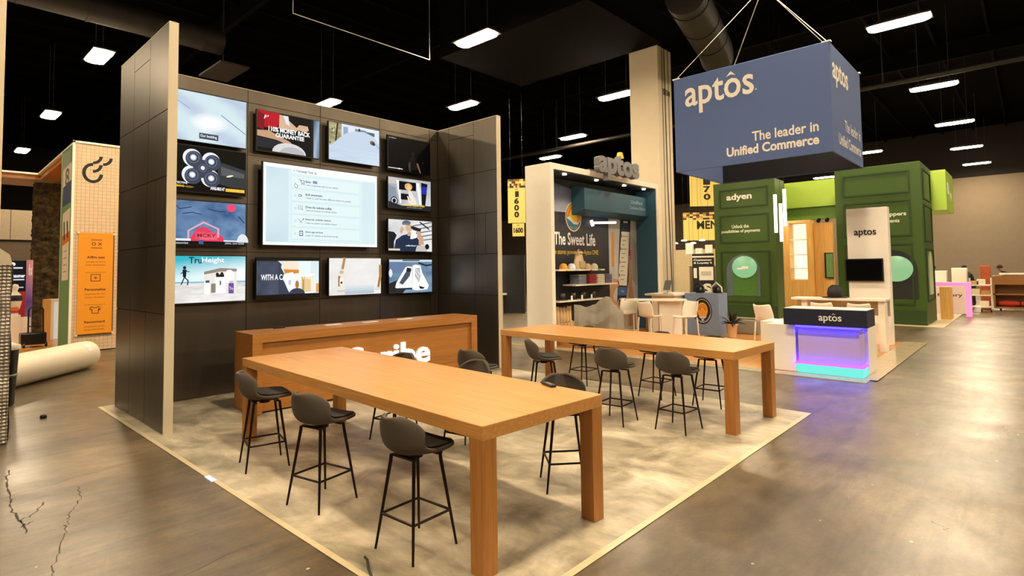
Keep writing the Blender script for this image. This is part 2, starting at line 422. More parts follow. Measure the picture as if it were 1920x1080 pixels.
# square column and wrapped column
COLM = M('column_paint', '#e3d4b6', .7, var=.06, scale=2)
def columns():
    t = thing('concrete_column', 'tall square beige column holding up the black soffit', 'column', (18.5, 10.0, 0))
    MB().box(18.0, 19.0, 9.464, 10.607, 0, 9.73).build('shaft', COLM, t, bevel=.01)
    g = MB(); g.box(18.28, 18.30, 9.45, 9.466, 0, 9.7); g.box(18.74, 18.76, 9.45, 9.466, 0, 9.7)
    g.tube([(18.42, 9.43, 9.7), (18.46, 9.43, 5), (18.62, 9.43, 0.3)], .016, 6)
    g.build('cable', M('dark_cable', '#3c3122', .6), t)
    a = Art((18.32, 9.444, 8.02), NY, UP, .52, .22); a.text('S034', 0, 0, 1, 1, '#4a3d28', .02).build('column_number', PRINT, t)
    t = thing('wrapped_column', 'beige column at the left edge with quilted silver wrap around its foot', 'column', (.3, 8.9, 0))
    MB().box(-.3, .765, 8.5, 9.4, 0, 12.3).build('shaft', COLM, t, bevel=.01)
    m, nt, bb = nodes('quilted_silver')
    tc = nt.nodes.new('ShaderNodeTexCoord'); mp = nt.nodes.new('ShaderNodeMapping'); mp.inputs['Rotation'].default_value = (0, radians(45), 0); mp.inputs['Scale'].default_value = (22, 22, 22)
    nt.links.new(tc.outputs['Object'], mp.inputs[0]); vr = nt.nodes.new('ShaderNodeTexChecker'); vr.inputs['Scale'].default_value = 1
    wv = nt.nodes.new('ShaderNodeTexVoronoi'); wv.inputs['Scale'].default_value = 26; wv.inputs['Randomness'].default_value = .1
    nt.links.new(tc.outputs['Object'], wv.inputs['Vector'])
    bb.inputs['Base Color'].default_value = (*lin('#a9a196'), 1); bb.inputs['Metallic'].default_value = .75; bb.inputs['Roughness'].default_value = .38
    bump(nt, bb, wv.outputs['Distance'], 1.0, .03)
    def wrap(u, v):
        x = -.34+u*1.21; y = 8.44+.012*sin(v*17)+.01*sin(u*9+v*5); return (x, y, .01+v*1.98)
    q = MB(); q.grid(wrap, 14, 30)
    q.grid(lambda u, v: (.872+.012*sin(v*15+u*4), 8.44+u*1.0, .01+v*1.98), 8, 30)
    q.build('quilted_wrap', m, t)
    c = MB(); c.prism([(-.34, 1.99), (.875, 1.99), (.85, 2.1), (.74, 2.19), (-.34, 2.22)], 1, 8.45, 9.45)
    c.build('wrap_top', M('beige_wrap_top', '#bfb39a', .6), t)
columns()

# ================================================================== SCREEN BOOTH: walls
PANEL = None
def panel_mat():
    m, nt, b = nodes('charcoal_laminate')
    f, _ = noise(nt, 2, 5, .6, (1, 1, .15)); g, _ = noise(nt, 60, 2)
    c = ramp(nt, f, [(.3, lin('#5c554c')), (.7, lin('#6a6257'))])
    nt.links.new(c, b.inputs['Base Color']); b.inputs['Roughness'].default_value = .36; b.inputs['Metallic'].default_value = .85
    return m
PANEL = panel_mat(); SEAM = M('seam_black', '#0b0a09', .7); EDGE = M('grey_edge', '#c9bea4', .5, var=.05)
def rects(rows, g=.005):
    for z0, z1, us in rows:
        for a, b in zip(us[:-1], us[1:]): yield a+g, b-g, z0+g, z1-g
Z5 = [0, 1.385, 2.19, 2.98, 3.80, 4.84]
def video_wall():
    t = thing('screen_wall', 'wide charcoal panelled wall carrying the video screens', 'booth wall', (5, 9.35, 0))
    MB().box(2.2, 7.86, 9.262, 9.42, 0.004, 4.83).build('wall_core', SEAM, t)
    us = [2.23, 3.775, 5.04, 6.286, 7.522, 7.73]; m = MB()
    for a, b, z0, z1 in rects([(0.005, 1.39, us), (1.39, 2.193, us), (2.193, 2.965, us), (2.965, 3.767, us), (3.767, 4.621, us), (4.621, 4.83, us)]): m.box(a, b, 9.25, 9.27, z0, z1)
    m.build('panels', PANEL, t)
    MB().box(2.2, 7.86, 9.25, 9.42, 4.83, 4.838).build('top_cap', EDGE, t)
    # left wing
    t = thing('side_wall', 'tall charcoal panelled side wall left of the screens, seen from outside', 'booth wall', (2.17, 8.5, 0))
    MB().box(2.135, 2.205, 7.47, 9.62, 0.004, 4.87).build('wall_core', SEAM, t)
    m = MB(); a3 = [7.47, 8.23, 8.92, 9.62]
    R_ = [(0.005, 1.385, a3), (1.385, 2.2, a3), (2.2, 3.02, [7.47, 7.9, 8.26, 9.62]), (3.02, 3.82, a3), (3.82, 4.875, [7.47, 8.21]), (3.82, 4.875, [8.92, 9.62]), (3.82, 4.615, [8.21, 8.92]), (4.615, 4.875, [8.21, 8.92])]
    for a, b, z0, z1 in rects(R_): m.box(2.123, 2.14, a, b, z0, z1)
    for a, b, z0, z1 in rects([(z_, zz, [7.47, 8.2, 8.9, 9.25]) for z_, zz in zip(Z5[:-1], Z5[1:])]): m.box(2.2, 2.215, a, b, z0+.005, z1)
    m.build('panels', PANEL, t)
    MB().box(2.12, 2.22, 7.455, 7.475, 0.004, 4.88).build('end_cap', EDGE, t)
    MB().box(2.12, 2.22, 7.475, 9.62, 4.872, 4.88).build('top_cap', EDGE, t)
    # right wing
    t = thing('side_wall', 'charcoal panelled side wall right of the screens, seen from inside', 'booth wall', (7.79, 8.4, 0))
    MB().box(7.752, 7.84, 7.5, 9.42, 0.004, 4.82).build('wall_core', SEAM, t)
    b3 = [7.5, 8.13, 8.88, 9.25]; m = MB()
    for a, b, z0, z1 in rects([(0.005, 1.37, b3), (1.37, 2.17, b3), (2.17, 2.965, [7.5, 7.82, 8.13, 8.88, 9.25]), (2.965, 3.79, b3), (3.79, 4.83, [7.5, 8.13]), (3.79, 4.56, [8.13, 8.88]), (4.56, 4.83, [8.13, 8.88]), (3.79, 4.83, [8.88, 9.25])]): m.box(7.74, 7.757, a, b, z0, z1)
    m.build('panels', PANEL, t)
    MB().box(7.74, 7.845, 7.485, 7.5, 0.004, 4.835).build('end_cap', EDGE, t)
    MB().box(7.74, 7.845, 7.5, 9.42, 4.828, 4.836).build('top_cap', EDGE, t)
video_wall()

# ------------------------------------------------------------------ screens
BEZ = M('tv_black', '#0a0a0b', .3, var=.1)
def tv(x0, x1, z0, z1, label, art, yf=9.13, pic=None, name='wall_screen', bz=.012, lip=(0, 0)):
    """wall screen facing -Y"""
    cx, cz = (x0+x1)/2, (z0+z1)/2
    t = thing(name, label, 'screen', (cx, 9.25, z0), group='video screens on the charcoal wall')
    bez = MB().box(x0-bz, x1+bz, yf, yf+.05, z0-bz-lip[0], z1+bz+lip[1]).build('bezel', BEZ, t, bevel=.004)
    k = MB().box(cx-.25, cx+.25, yf+.05, 9.25, cz-.2, cz+.2); k.build('wall_mount', BEZ, t)
    a = Art((x0, yf-.0008, z0), NY, UP, x1-x0, z1-z0); art(a); a.build('screen_picture', SCREEN, bez)
W_ = '#f4f8f8'
def pic_bed(a):
    c0, c1, c2 = lin('#c8dfe6'), lin('#a9bcd6'), lin('#ffffff')
    def f(u, v):
        s = .5+.5*sin(9*(v*.8+u*.75)+3*fbm(u*3, v*3)); k = fbm(u*4+v*2, v*4-u)
        c = mixc(c0, c1, s**2*.9); return mixc(c, c2, max(0, 1-((u-.5)**2*14+(v-.42)**2*22))*.8+.25*k)
    a.field(f, 44, 26); a.line([(.66, .62), (.99, .3)], .012, '#6d86ab'); a.line([(.03, .83), (.25, .65)], .01, '#8299be')
    a.rect(.37, .07, .62, .19, '#3f4a5c'); a.text('Our bedding', .385, .095, .60, .165, '#ffffff', .01)
def pic_guarantee(a):
    a.rect(0, 0, 1, 1, '#060608')
    a.poly([(0, .60), (.30, .60), (.36, .95), (.34, 1), (0, 1)], '#b91527'); a.poly([(0, .56), (.10, .52), (.12, .9), (0, .98)], '#7a0e1b')
    for k in range(4): a.line([(.02+.05*k, .62), (.0+.03*k, .92)], .006, '#8d1220')
    a.poly([(.33, .62), (.45, .62), (.62, .72), (.66, .80), (.80, .80), (.82, .70), (.76, .62), (.66, .66), (.50, .60), (.42, .78), (.40, .97), (.34, .97)], '#d7b193')
    a.poly([(.40, .97), (.44, .78), (.5, .72), (.48, .97)], '#dfe6ea')
    a.poly([(0, .50), (.18, .53), (.34, .42), (.5, .33), (.56, .25), (.5, .22), (.3, .32), (0, .36)], '#c49b7c')
    a.poly([(0, .33), (.3, .3), (.42, .24), (.3, .1), (.1, .08), (0, .1)], '#23252d')
    a.ell(.5, .02, .27, .26, '#d8d5d6', 0, 180); a.ell(.55, .02, .2, .17, '#b9b5ba', 0, 180)
    a.rect(.86, 0, .9, 1, '#171a20'); a.grad([(.90, 0), (1, 0), (1, 1), (.90, 1)], ['#aebdd0', '#56657f', '#87a3bd', '#39485c'])
    a.text('P', .10, .80, .14, .90, '#ffffff', .04, .3); a.text("'", .155, .86, .17, .91, '#ffffff', .04, .3)
    a.text('110% MONEY BACK', .17, .52, .84, .64, '#ffffff', .035); a.text('GUARANTEE', .28, .39, .74, .50, '#ffffff', .035)
def pic_bedroom(a):
    a.field(lambda u, v: mixc(lin('#b6c9e0'), lin('#e6eef6'), fbm(u*3, v*3)+.3*v), 24, 16)
    a.field(lambda u, v: mixc(lin('#5d4c36'), lin('#d8cfa0'), fbm(u*5+3, v*9)), 12, 18, 0, .38, .24, 1)
    for k in range(10): a.ell(.02+.02*k, .45+hsh(k)*.45, .014, .03, random.choice(['#6f9a3c', '#3c5a2a', '#e7ddb2']))
    a.line([(.12, .42), (.16, .98)], .03, '#2d241b')
    a.rect(.50, .82, .72, .93, '#7f8795'); a.rect(.57, .80, .60, .95, '#20242c'); a.rect(.72, .80, .9, .90, '#566377'); a.rect(.27, .7, .36, .93, '#93a8c4')
    a.poly([(0, 0), (1, 0), (1, .6), (.88, .8), (.7, .88), (.5, .86), (.3, .74), (.06, .42), (0, .35)], '#c3d3e6')
    a.field(lambda u, v: mixc(lin('#b5c8df'), lin('#d9e5f1'), fbm(u*2.4, v*3)), 20, 12, .02, 0, 1, .36)
    a.ell(.85, .62, .05, .06, '#7a6552'); a.ell(.88, .6, .035, .05, '#3d332b')
    a.line([(.9, .62), (.99, .5)], .012, '#8192a8')
def pic_dark(a):
    a.rect(0, 0, 1, 1, '#020203')
    a.text('artifact', .02, .93, .18, .97, '#b9b9b9', .01); a.rect(.0, .05, .33, .075, '#d6d6d6'); a.ell(.25, .065, .03, .018, '#ffffff')
    a.ell(.57, .56, .035, .07, '#1d1917'); a.poly([(.5, .42), (.55, .48), (.6, .48), (.66, .42), (.68, .1), (.5, .05), (.46, .1)], '#171412')
    a.poly([(.66, .3), (.68, .2), (.74, .02), (.77, .02), (.70, .3)], '#7c5f4c'); a.poly([(.48, .3), (.46, .2), (.49, .02), (.52, .02), (.51, .3)], '#4d3b30')
    a.line([(.78, .3), (.84, .36)], .006, '#37322f')
def pic_shaver(a):
    a.rect(0, 0, 1, 1, '#020203')
    a.poly([(.62, .70), (.70, .70), (1, .58), (1, .16), (.80, .16), (.62, .22)], '#33373a'); a.poly([(.66, .62), (.98, .50), (.98, .40), (.66, .42)], '#565b5d'); a.ell(.78, .42, .05, .02, '#f2e6c8', rot=.3)
    for (x, y, r) in ((.30, .73, .13), (.54, .70, .13), (.29, .36, .13), (.53, .32, .13), (.42, .54, .14)): a.ell(x-.012, y+.01, r*.82+.012, r*1.35+.02, '#e9edf2')
    for (x, y, r) in ((.31, .72, .13), (.55, .68, .13), (.30, .34, .13), (.54, .31, .13), (.42, .52, .15)): a.ell(x, y, r*.82, r*1.35, '#3d4453')
    for (x, y, r) in ((.30, .75, .10), (.53, .70, .10), (.29, .37, .10), (.53, .33, .10), (.42, .54, .07)):
        a.ell(x, y, r*.8, r*1.3, '#59627a'); a.ell(x, y, r*.6, r, '#20242e'); a.ell(x, y, r*.46, r*.78, '#8d97ab'); a.ell(x, y, r*.32, r*.5, '#ffffff')
    a.text('PROTECTIVE', .01, .155, .23, .20, '#f4f4f4', .03, .1); a.text('COVERING', .01, .085, .19, .13, '#ffd21f', .03, .1)
    a.text('AVAILABLE AT', .52, .075, .71, .145, '#ffffff', .04, .1); a.rect(.72, .06, .985, .135, '#e6a31c'); a.text('YOURSHAVER.COM', .73, .07, .975, .125, '#ffe873', .02, .1)
    a.ell(.25, .1, .06, .02, '#8a6f3a')
def pic_shirt(a):
    a.field(lambda u, v: mixc(lin('#2f4e7e'), lin('#7fa0c4'), .25+.9*(fbm(u*5+2*fbm(u*2, v*2), v*4)-.35)*1.5), 48, 28)
    for p in [[(.06, .95), (.14, .80), (.28, .86)], [(.5, .83), (.64, .79), (.72, .8)], [(.02, .6), (.08, .45), (.04, .4)], [(.9, .7), (.98, .55)], [(.18, .7), (.3, .74), (.4, .7)]]: a.line(p, .012, '#1e3154')
    a.poly([(0, 1), (.04, 1), (.09, .82), (0, .70)], '#f4f6f8')
    a.ell(.80, .89, .06, .09, '#f0496f'); pass
    a.poly([(.26, .12), (.36, .38), (.44, .42), (.5, .38), (.58, .28), (.66, .24), (.70, .18), (.70, .05), (.16, .05), (.17, .10)], '#e23c5c')
    a.field(lambda u, v: mixc(lin('#c41f3c'), lin('#ff7f93'), fbm(u*8, v*5)), 14, 8, .34, .12, .62, .30)
    a.line([(.25, .16), (.25, .32), (.44, .52), (.63, .38), (.63, .2)], .02, '#f7d8de')
    a.line([(.25, .16), (.25, .32), (.44, .52), (.63, .38), (.63, .2)], .009, '#e86b86')
    a.text('MCKY', .36, .18, .60, .26, '#8f1a30', .02)
    a.rect(0, 0, 1, .09, '#0d0f14'); a.rect(.08, .09, .28, .14, '#eceff3'); a.rect(.7, .09, .9, .12, '#eceff3'); a.ell(.96, .08, .08, .2, '#dfe4ea', 0, 180)
    a.rect(0, .04, .065, .22, '#f5f5f5'); a.text('L', .02, .1, .045, .16, '#555555')
    a.text('2 Customize', .01, .02, .25, .07, '#cfd6de', .01); a.text('(800) 555-2580', .72, .02, .98, .07, '#cfd6de', .01); a.rect(.38, .02, .44, .12, '#4a5a86')
def pic_beach(a):
    a.field(lambda u, v: mixc(mixc(lin('#d6eef2'), lin('#f2fafa'), u), lin('#35b5c6'), max(0, 1.5*v-.5*u-.2)), 26, 16, 0, .4, 1, 1)
    a.field(lambda u, v: mixc(lin('#b9b5b2'), lin('#f6f4f2'), fbm(u*6, v*6)*1.3), 26, 12, 0, 0, 1, .44)
    a.rect(0, .42, 1, .45, '#7fb7c9'); a.line([(0, .2), (.5, .18)], .02, '#dedbd8')
    def runner(x, y, s):
        a.ell(x, y+.16*s, .016*s, .028*s, '#15202c'); a.poly([(x-.02*s, y+.13*s), (x+.02*s, y+.13*s), (x+.015*s, y), (x-.015*s, y)], '#15202c')
        a.line([(x, y), (x-.03*s, y-.12*s)], .012*s, '#15202c'); a.line([(x, y), (x+.035*s, y-.06*s), (x+.03*s, y-.13*s)], .012*s, '#15202c')
        a.line([(x-.035*s, y+.06*s), (x, y+.11*s), (x+.045*s, y+.09*s)], .009*s, '#15202c')
    runner(.06, .52, .7); runner(.21, .55, 1.25)
    a.text('Tru', .26, .84, .42, .98, '#1c3a52', .02); a.text('Height', .42, .83, .71, .97, '#ffffff', .015)
    a.poly([(.45, .16), (.88, .18), (.88, .68), (.66, .72), (.45, .64)], '#e9e4dc'); a.poly([(.45, .60), (.66, .66), (.88, .66), (.88, .72), (.66, .74), (.45, .66)], '#93887a')
    a.ell(.78, .55, .07, .15, '#f7f4ef')
    a.rect(.59, .18, .73, .54, '#ffffff'); a.rect(.605, .54, .71, .60, '#222222'); a.ell(.62, .60, .02, .04, '#222'+'222'); a.ell(.68, .61, .02, .04, '#222222'); a.rect(.655, .36, .67, .46, '#222222')
    a.rect(.455, .18, .53, .42, '#fafafa'); a.rect(.47, .42, .52, .47, '#3d4b63'); a.rect(.54, .2, .60, .4, '#8b8478')
    a.rect(.77, .17, .84, .40, '#6d4f9c'); a.rect(.78, .40, .83, .45, '#c9b9e2'); a.text('Tru', .78, .25, .83, .32, '#ffffff')
def pic_twist(a):
    a.field(lambda u, v: mixc(lin('#b9dbe6'), lin('#fbfbf6'), fbm(u*4, v*3)), 24, 14)
    a.poly([(.36, .98), (.44, .72), (.55, .62), (.66, .66), (.66, .78), (.62, 1), (.38, 1)], '#f2e3cf'); a.poly([(.41, .75), (.66, .73), (.66, .63), (.44, .58)], '#d98b34')
    a.rect(.66, .5, .86, 1, '#e8f4f6'); a.rect(.70, .05, .9, .52, '#e6c994'); a.rect(.72, .1, .75, .5, '#c7924a'); a.rect(.86, .05, .92, .45, '#f5ead3'); a.rect(.95, .02, 1, .3, '#d9a25a')
    a.poly([(0, 0), (0, 1), (.32, 1), (.38, .9), (.37, .8), (.42, .62), (.40, .45), (.44, .3), (.48, .12), (.52, 0)], '#3c4253')
    a.field(lambda u, v: mixc(lin('#303544'), lin('#565e72'), fbm(u*3, v*4)), 12, 14, .0, .0, .33, .97)
    a.poly([(.44, .62), (.56, .66), (.6, .5), (.58, .2), (.48, .16), (.44, .3)], '#f6f6f8'); a.rect(.49, .28, .53, .42, '#bfc6d2')
    a.ell(.63, .28, .03, .12, '#b5793a'); a.ell(.63, .0, .13, .17, '#3a4052', 0, 180)
    a.text('WITH A CANNABIS TWIST', .06, .43, .93, .60, '#ffffff', .02)
def pic_bottle(a):
    a.field(lambda u, v: mixc(lin('#d9d6d4'), lin('#f4f1ee'), fbm(u*4, v*4)+.2*v), 24, 16); a.field(lambda u, v: mixc(lin('#a9bcc6'), lin('#dfe6e9'), v), 10, 8, .29, .02, .86, .26)
    a.rect(.05, .0, .29, .2, '#e4e0dd')
    a.line([(.28, .98), (.245, .72)], .05, '#b48a55'); a.poly([(.2, .7), (.27, .7), (.30, .5), (.30, .14), (.16, .14), (.16, .5)], '#e9e4dc')
    a.rect(.165, .24, .20, .52, '#a5682b'); a.rect(.19, .26, .26, .46, '#f7f2ea'); a.ell(.225, .34, .02, .035, '#5b3b22'); a.rect(.15, .08, .31, .14, '#cfcac4'); a.ell(.225, .62, .04, .05, '#cdb796')
    a.line([(.985, .78), (.985, .5), (.95, .22)], .055, '#c49a5e'); a.line([(.985, .78), (.985, .5), (.95, .22)], .02, '#8b5a2a'); a.rect(.88, .1, .99, .18, '#dcd7d2')
def pic_oven(a):
    a.field(lambda u, v: mixc(lin('#7f848c'), lin('#e8e9ea'), fbm(u*4, v*3)), 20, 14)
    a.poly([(0, .72), (.16, .68), (.22, .1), (0, .1)], '#8a95a6'); a.poly([(0, .78), (.2, .8), (.2, .95), (0, .96)], '#c9c2b6')
    a.poly([(.18, .92), (.25, .92), (.30, .2), (.26, .15)], '#f4f4f4'); a.rect(.24, .62, .64, .90, '#0c0c0e'); a.ell(.40, .76, .03, .07, '#8c7a66'); a.ell(.46, .74, .09, .12, '#d9a873'); a.ell(.47, .70, .05, .1, '#f0c58c')
    a.poly([(.64, .9), (.72, .9), (.76, .2), (.72, .15)], '#f2f2f2'); a.poly([(.76, .93), (.92, .9), (.86, .12), (.78, .12)], '#15161a'); a.rect(.78, .55, .90, .80, '#2b34a8')
    a.rect(.28, .3, .48, .5, '#131316'); a.poly([(.46, .6), (.52, .6), (.60, .4), (.66, .2), (.56, .1), (.46, .22), (.42, .44), (.46, .4)], '#f0e3d6'); a.line([(.46, .42), (.5, .3)], .012, '#c94a78')
    a.ell(.13, .24, .08, .13, '#0e0e10'); a.ell(.13, .24, .06, .1, '#dfe3e6'); a.ell(.13, .24, .04, .07, '#1b1b1d')
    a.poly([(0, 0), (1, 0), (1, .16), (.6, .14), (.3, .1), (0, .22)], '#27272c')
    a.text('SMARTER CLEAN OVEN', .33, .1, .84, .17, '#ffd93b', .03); a.text('see how easily it works', .42, .04, .78, .075, '#e8e8e8')
def pic_drink(a):
    a.field(lambda u, v: mixc(lin('#a9acb0'), lin('#f2f1ef'), fbm(u*3, v*3)+.2), 20, 14)
    for k in range(5): a.line([(.55+.02*k, .82-.12*k), (1, .98-.14*k)], .018, '#4a4c50')
    a.line([(.72, .95), (.92, .75)], .03, '#33353a')
    a.poly([(0, 0), (0, .62), (.12, .6), (.18, .5), (.12, .3), (.12, 0)], '#1f2024'); a.poly([(.12, .05), (.16, .35), (.3, .5), (.42, .55), (.62, .5), (.72, .3), (.72, 0), (.12, 0)], '#26324a')
    a.poly([(.42, .5), (.42, .62), (.5, .62), (.52, .48)], '#cfa587'); a.ell(.45, .76, .08, .13, '#d9b091'); a.ell(.40, .89, .1, .1, '#5a6472', 0, 180); a.rect(.30, .84, .48, .90, '#6f7b8a')
    a.poly([(.24, .6), (.3, .55), (.34, .72), (.28, .8)], '#d2a98b'); a.poly([(.50, .82), (.58, .8), (.74, .74), (.72, .64), (.58, .68), (.50, .74)], '#23262c')
    a.poly([(.62, .66), (.70, .66), (.80, .40), (.80, .22), (.68, .22), (.68, .4)], '#cba285'); a.poly([(.52, .66), (.6, .66), (.64, .45), (.54, .4), (.48, .4)], '#f3f3f4')
    a.text('cellardoor', .38, .16, .62, .21, '#f6f6f6', .02); a.poly([(.6, 0), (.88, 0), (.85, .2), (.64, .2)], '#c5c0b8'); a.ell(.88, .16, .05, .09, '#1c1c1f'); a.rect(0, .02, .25, .08, '#d9cfae')
def pic_shoes(a):
    a.field(lambda u, v: mixc(lin('#4d6484'), lin('#8fb0c8'), fbm(u*5, v*5)), 24, 16)
    a.poly([(0, .3), (.3, .45), (.5, .3), (.3, 0), (0, 0)], '#2b2a2b'); a.poly([(0, .6), (.36, .62), (.38, .93), (0, .95)], '#6b7da0'); a.rect(0, .93, 1, 1, '#c9d5df'); a.rect(.3, .96, .7, .99, '#14161a')
    a.line([(.68, .9), (.85, .82), (.98, .84)], .03, '#1b2430'); a.ell(.03, .6, .04, .12, '#e3e6ea')
    a.poly([(.13, .18), (.16, .32), (.36, .76), (.42, .80), (.52, .78), (.53, .1), (.2, .1)], '#f3f2ee'); a.poly([(.53, .1), (.53, .82), (.6, .85), (.72, .82), (.76, .6), (.92, .2), (.88, .08), (.6, .06)], '#f6f5f2')
    a.poly([(.36, .6), (.42, .74), (.50, .70), (.46, .5), (.30, .25), (.22, .3)], '#4a5464'); a.poly([(.38, .66), (.44, .62), (.5, .66), (.49, .74), (.4, .76)], '#23282f')
    a.poly([(.58, .5), (.60, .74), (.70, .76), (.72, .5), (.68, .3)], '#b9bcc0'); a.line([(.62, .7), (.70, .55)], .012, '#ffffff'); a.line([(.6, .6), (.68, .45)], .012, '#ffffff')
    a.rect(.15, .1, .52, .15, '#2c3442'); a.poly([(.68, .2), (.82, .14), (.78, .1), (.7, .11)], '#1f2227')
def pic_campaign(a):
    a.rect(0, 0, 1, 1, '#ffffff')
    a.field(lambda u, v: mixc(lin('#bfd4e0'), lin('#d8ebee'), fbm(u*2, v*2)+.35*(1-abs(u-.5))), 26, 16, .02, .035, .98, .955)
    a.rect(.20, .045, .84, .94, '#d9ecee'); a.line([(.20, .045), (.20, .94)], .008, '#e8f4f5'); a.line([(.845, .045), (.845, .94)], .008, '#e8f4f5')
    a.rect(.22, .905, 1, .96, '#f3fafa'); a.text('\u2039', .235, .925, .243, .95, '#39465e', .03); a.text('Campaign Goal', .26, .915, .40, .955, '#39465e', .01); a.arc(.42, .935, .008, .013, .008, '#39465e')
    rows = [('Sales', 'I want to generate sales on our website', .56), ('Build awareness', 'I want to reach as many different visitors as possible', .68), ('Drive the website traffic', 'I want to increase my website visitors', .55), ('Retarget website visitors', 'I want to convert my website visitors', .55), ('Show app services', 'I want TV viewers to download my app', .56)]
    y = [.80, .635, .475, .315, .155]
    for k, (h, s, x1) in enumerate(rows):
        yy = y[k]; a.rect(.225, yy-.075, .82, yy+.06, '#e1f1f2'); a.line([(.225, yy-.08), (.82, yy-.08)], .004, '#b8cdd6')
        a.text(h, .335, yy, .335+len(h)*.0088, yy+.03, '#2f3b55', .02); a.text(s, .335, yy-.045, x1+.06, yy-.016, '#4c5a78', .005)
        if k > 0: a.ell(.25, yy-.01, .012, .018, '#cfe2e6')
    a.rect(.395, .797, .435, .835, '#9fb2d6'); a.text('ROI', .40, .803, .43, .829, '#2f3b55', .01)
    a.line([(.478, .652), (.465, .645), (.478, .638)], .006, '#2f3b55'); a.line([(.56, .492), (.547, .485), (.56, .478)], .006, '#2f3b55')
    I = '#3d4a6b'
    a.line([(.28, .835), (.29, .83), (.302, .79), (.322, .79), (.326, .82), (.292, .822)], .008, I); a.ell(.304, .775, .004, .007, I); a.ell(.32, .775, .004, .007, I)
    a.line([(.28, .645), (.30, .635), (.29, .615), (.275, .62), (.28, .645)], .008, I); a.line([(.30, .64), (.303, .615)], .006, I)
    for k in range(3): a.line([(.275+.015*k, .505), (.275+.015*k, .45)], .006, I)
    a.line([(.30, .46), (.31, .45)], .006, I); a.line([(.275, .335), (.295, .30), (.315, .33)], .006, I); a.ell(.317, .335, .005, .008, I); a.line([(.283, .29), (.31, .29)], .006, I)
    a.rect(.283, .12, .313, .185, I); a.rect(.288, .13, .308, .175, '#e1f1f2'); a.ell(.298, .152, .004, .007, I)
    a.poly([(.243, .76), (.247, .785), (.253, .785), (.254, .765), (.268, .76), (.27, .745), (.265, .725), (.25, .725), (.238, .748)], '#3b4661'); a.poly([(.246, .757), (.249, .78), (.251, .78), (.252, .76), (.265, .755), (.266, .745), (.262, .73), (.252, .73), (.242, .748)], '#ffffff')
tv(2.61, 3.70, 3.835, 4.575, 'wall screen showing pale rumpled bedding, top of the left column', pic_bed)
tv(2.61, 3.70, 3.075, 3.76, 'wall screen showing a five-headed electric shaver on black', pic_shaver)
tv(2.61, 3.705, 2.285, 2.94, 'wall screen showing a blue shirt with a red print', pic_shirt)
tv(2.61, 3.71, 1.43, 2.12, 'wall screen showing beach runners and white supplement jars', pic_beach)
tv(3.87, 4.95, 3.84, 4.50, 'wall screen advertising a 110% money back guarantee', pic_guarantee, 9.12)
tv(5.13, 6.18, 3.86, 4.54, 'wall screen showing a bed and an indoor plant', pic_bedroom, 9.11)
tv(6.385, 7.42, 3.83, 4.50, 'almost black wall screen, top of the right column', pic_dark, 9.11)
tv(6.385, 7.43, 3.085, 3.69, 'wall screen showing a hand reaching into an oven', pic_oven, 9.11)
tv(6.385, 7.455, 2.245, 2.865, 'wall screen showing a person in a knitted cap drinking', pic_drink, 9.11)
tv(6.40, 7.45, 1.425, 2.08, 'wall screen showing a pair of white open shoe boxes', pic_shoes, 9.11)
tv(3.885, 4.95, 1.50, 2.05, 'wall screen with white words over a dark figure, below the big screen', pic_twist, 9.12, lip=(.06, .05))
tv(5.14, 6.21, 1.44, 2.10, 'wall screen showing glass bottles on a white ground', pic_bottle, 9.11)
tv(3.955, 6.10, 2.31, 3.65, 'largest wall screen, showing a pale campaign menu page', pic_campaign, 9.07, bz=.015)
CAB = M('screen_cable', '#111111', .5)

# ================================================================== TABLES + COUNTER
OAK = WOOD('oak_long_y', '#b98140', '#d99e54', 1, .36); OAKX = WOOD('oak_long_x_shaded', '#a0662a', '#bb7f3a', 0, .42); OAKZ = WOOD('oak_upright_shaded', '#a0662a', '#bb7f3a', 2, .42)  # legs and counter: same wood, side shade put into the darker browns
def bar_table(loc, rz, W, L, label):
    t = thing('bar_table', label, 'table', (0, 0, 0), 0, 'long wooden bar tables')
    MB().box(0, W, 0, L, .824, .914).build('tabletop', OAK, t, bevel=.004)
    s = .125
    for x in (.0, W-s):
        for y in (0.0, L-s): MB().box(x+.003, x+s-.003, y+.003, y+s-.003, .006, .824).build('leg', OAKZ, t, bevel=.003)
    t.location = loc; t.rotation_euler = (0, 0, rz); return t
bar_table((2.415, 2.49, 0), -.0532, 1.2, 4.05, 'long oak bar table in front, the nearer one, with a black remote on it')
bar_table((6.263, 2.47, 0), -.0544, 1.142, 3.76, 'long oak bar table standing further back towards the cube sign')
def counter():
    t = thing('reception_counter', 'oak counter with glowing white letters beneath the screens', 'counter', (0, 0, 0))
    L, D, H = 3.86, .66, 1.055
    f = MB(); f.box(0, L, 0, D, H-.12, H); f.box(0, .13, 0, D, .006, H-.12); f.box(L-.13, L, 0, D, .006, H-.12)
    f.build('frame', OAKX, t, bevel=.003)
    MB().box(.13, L-.13, .05, .075, .03, H-.12).build('front_panel', OAKX, t)
    MB().box(.13, L-.13, .06, .1, .006, .03).build('kick_plate', SEAM, t)
    g = EM('sign_glow', (1, .93, .82), 1.5)
    letters('glowing_lettering', 'Scribe', (1.38, .05, .355), NY, UP, 1.47, .375, .03, g, t, .02)
    t.location = (3.155, 7.52, 0); t.rotation_euler = (0, 0, -.052)
    return t
counter()
tag(MB().box(3.67, 3.83, 8.02, 8.07, 1.056, 1.075).build('remote_control', BEZ, bevel=.005), 'small black remote on the wooden counter below the screens', 'remote control')
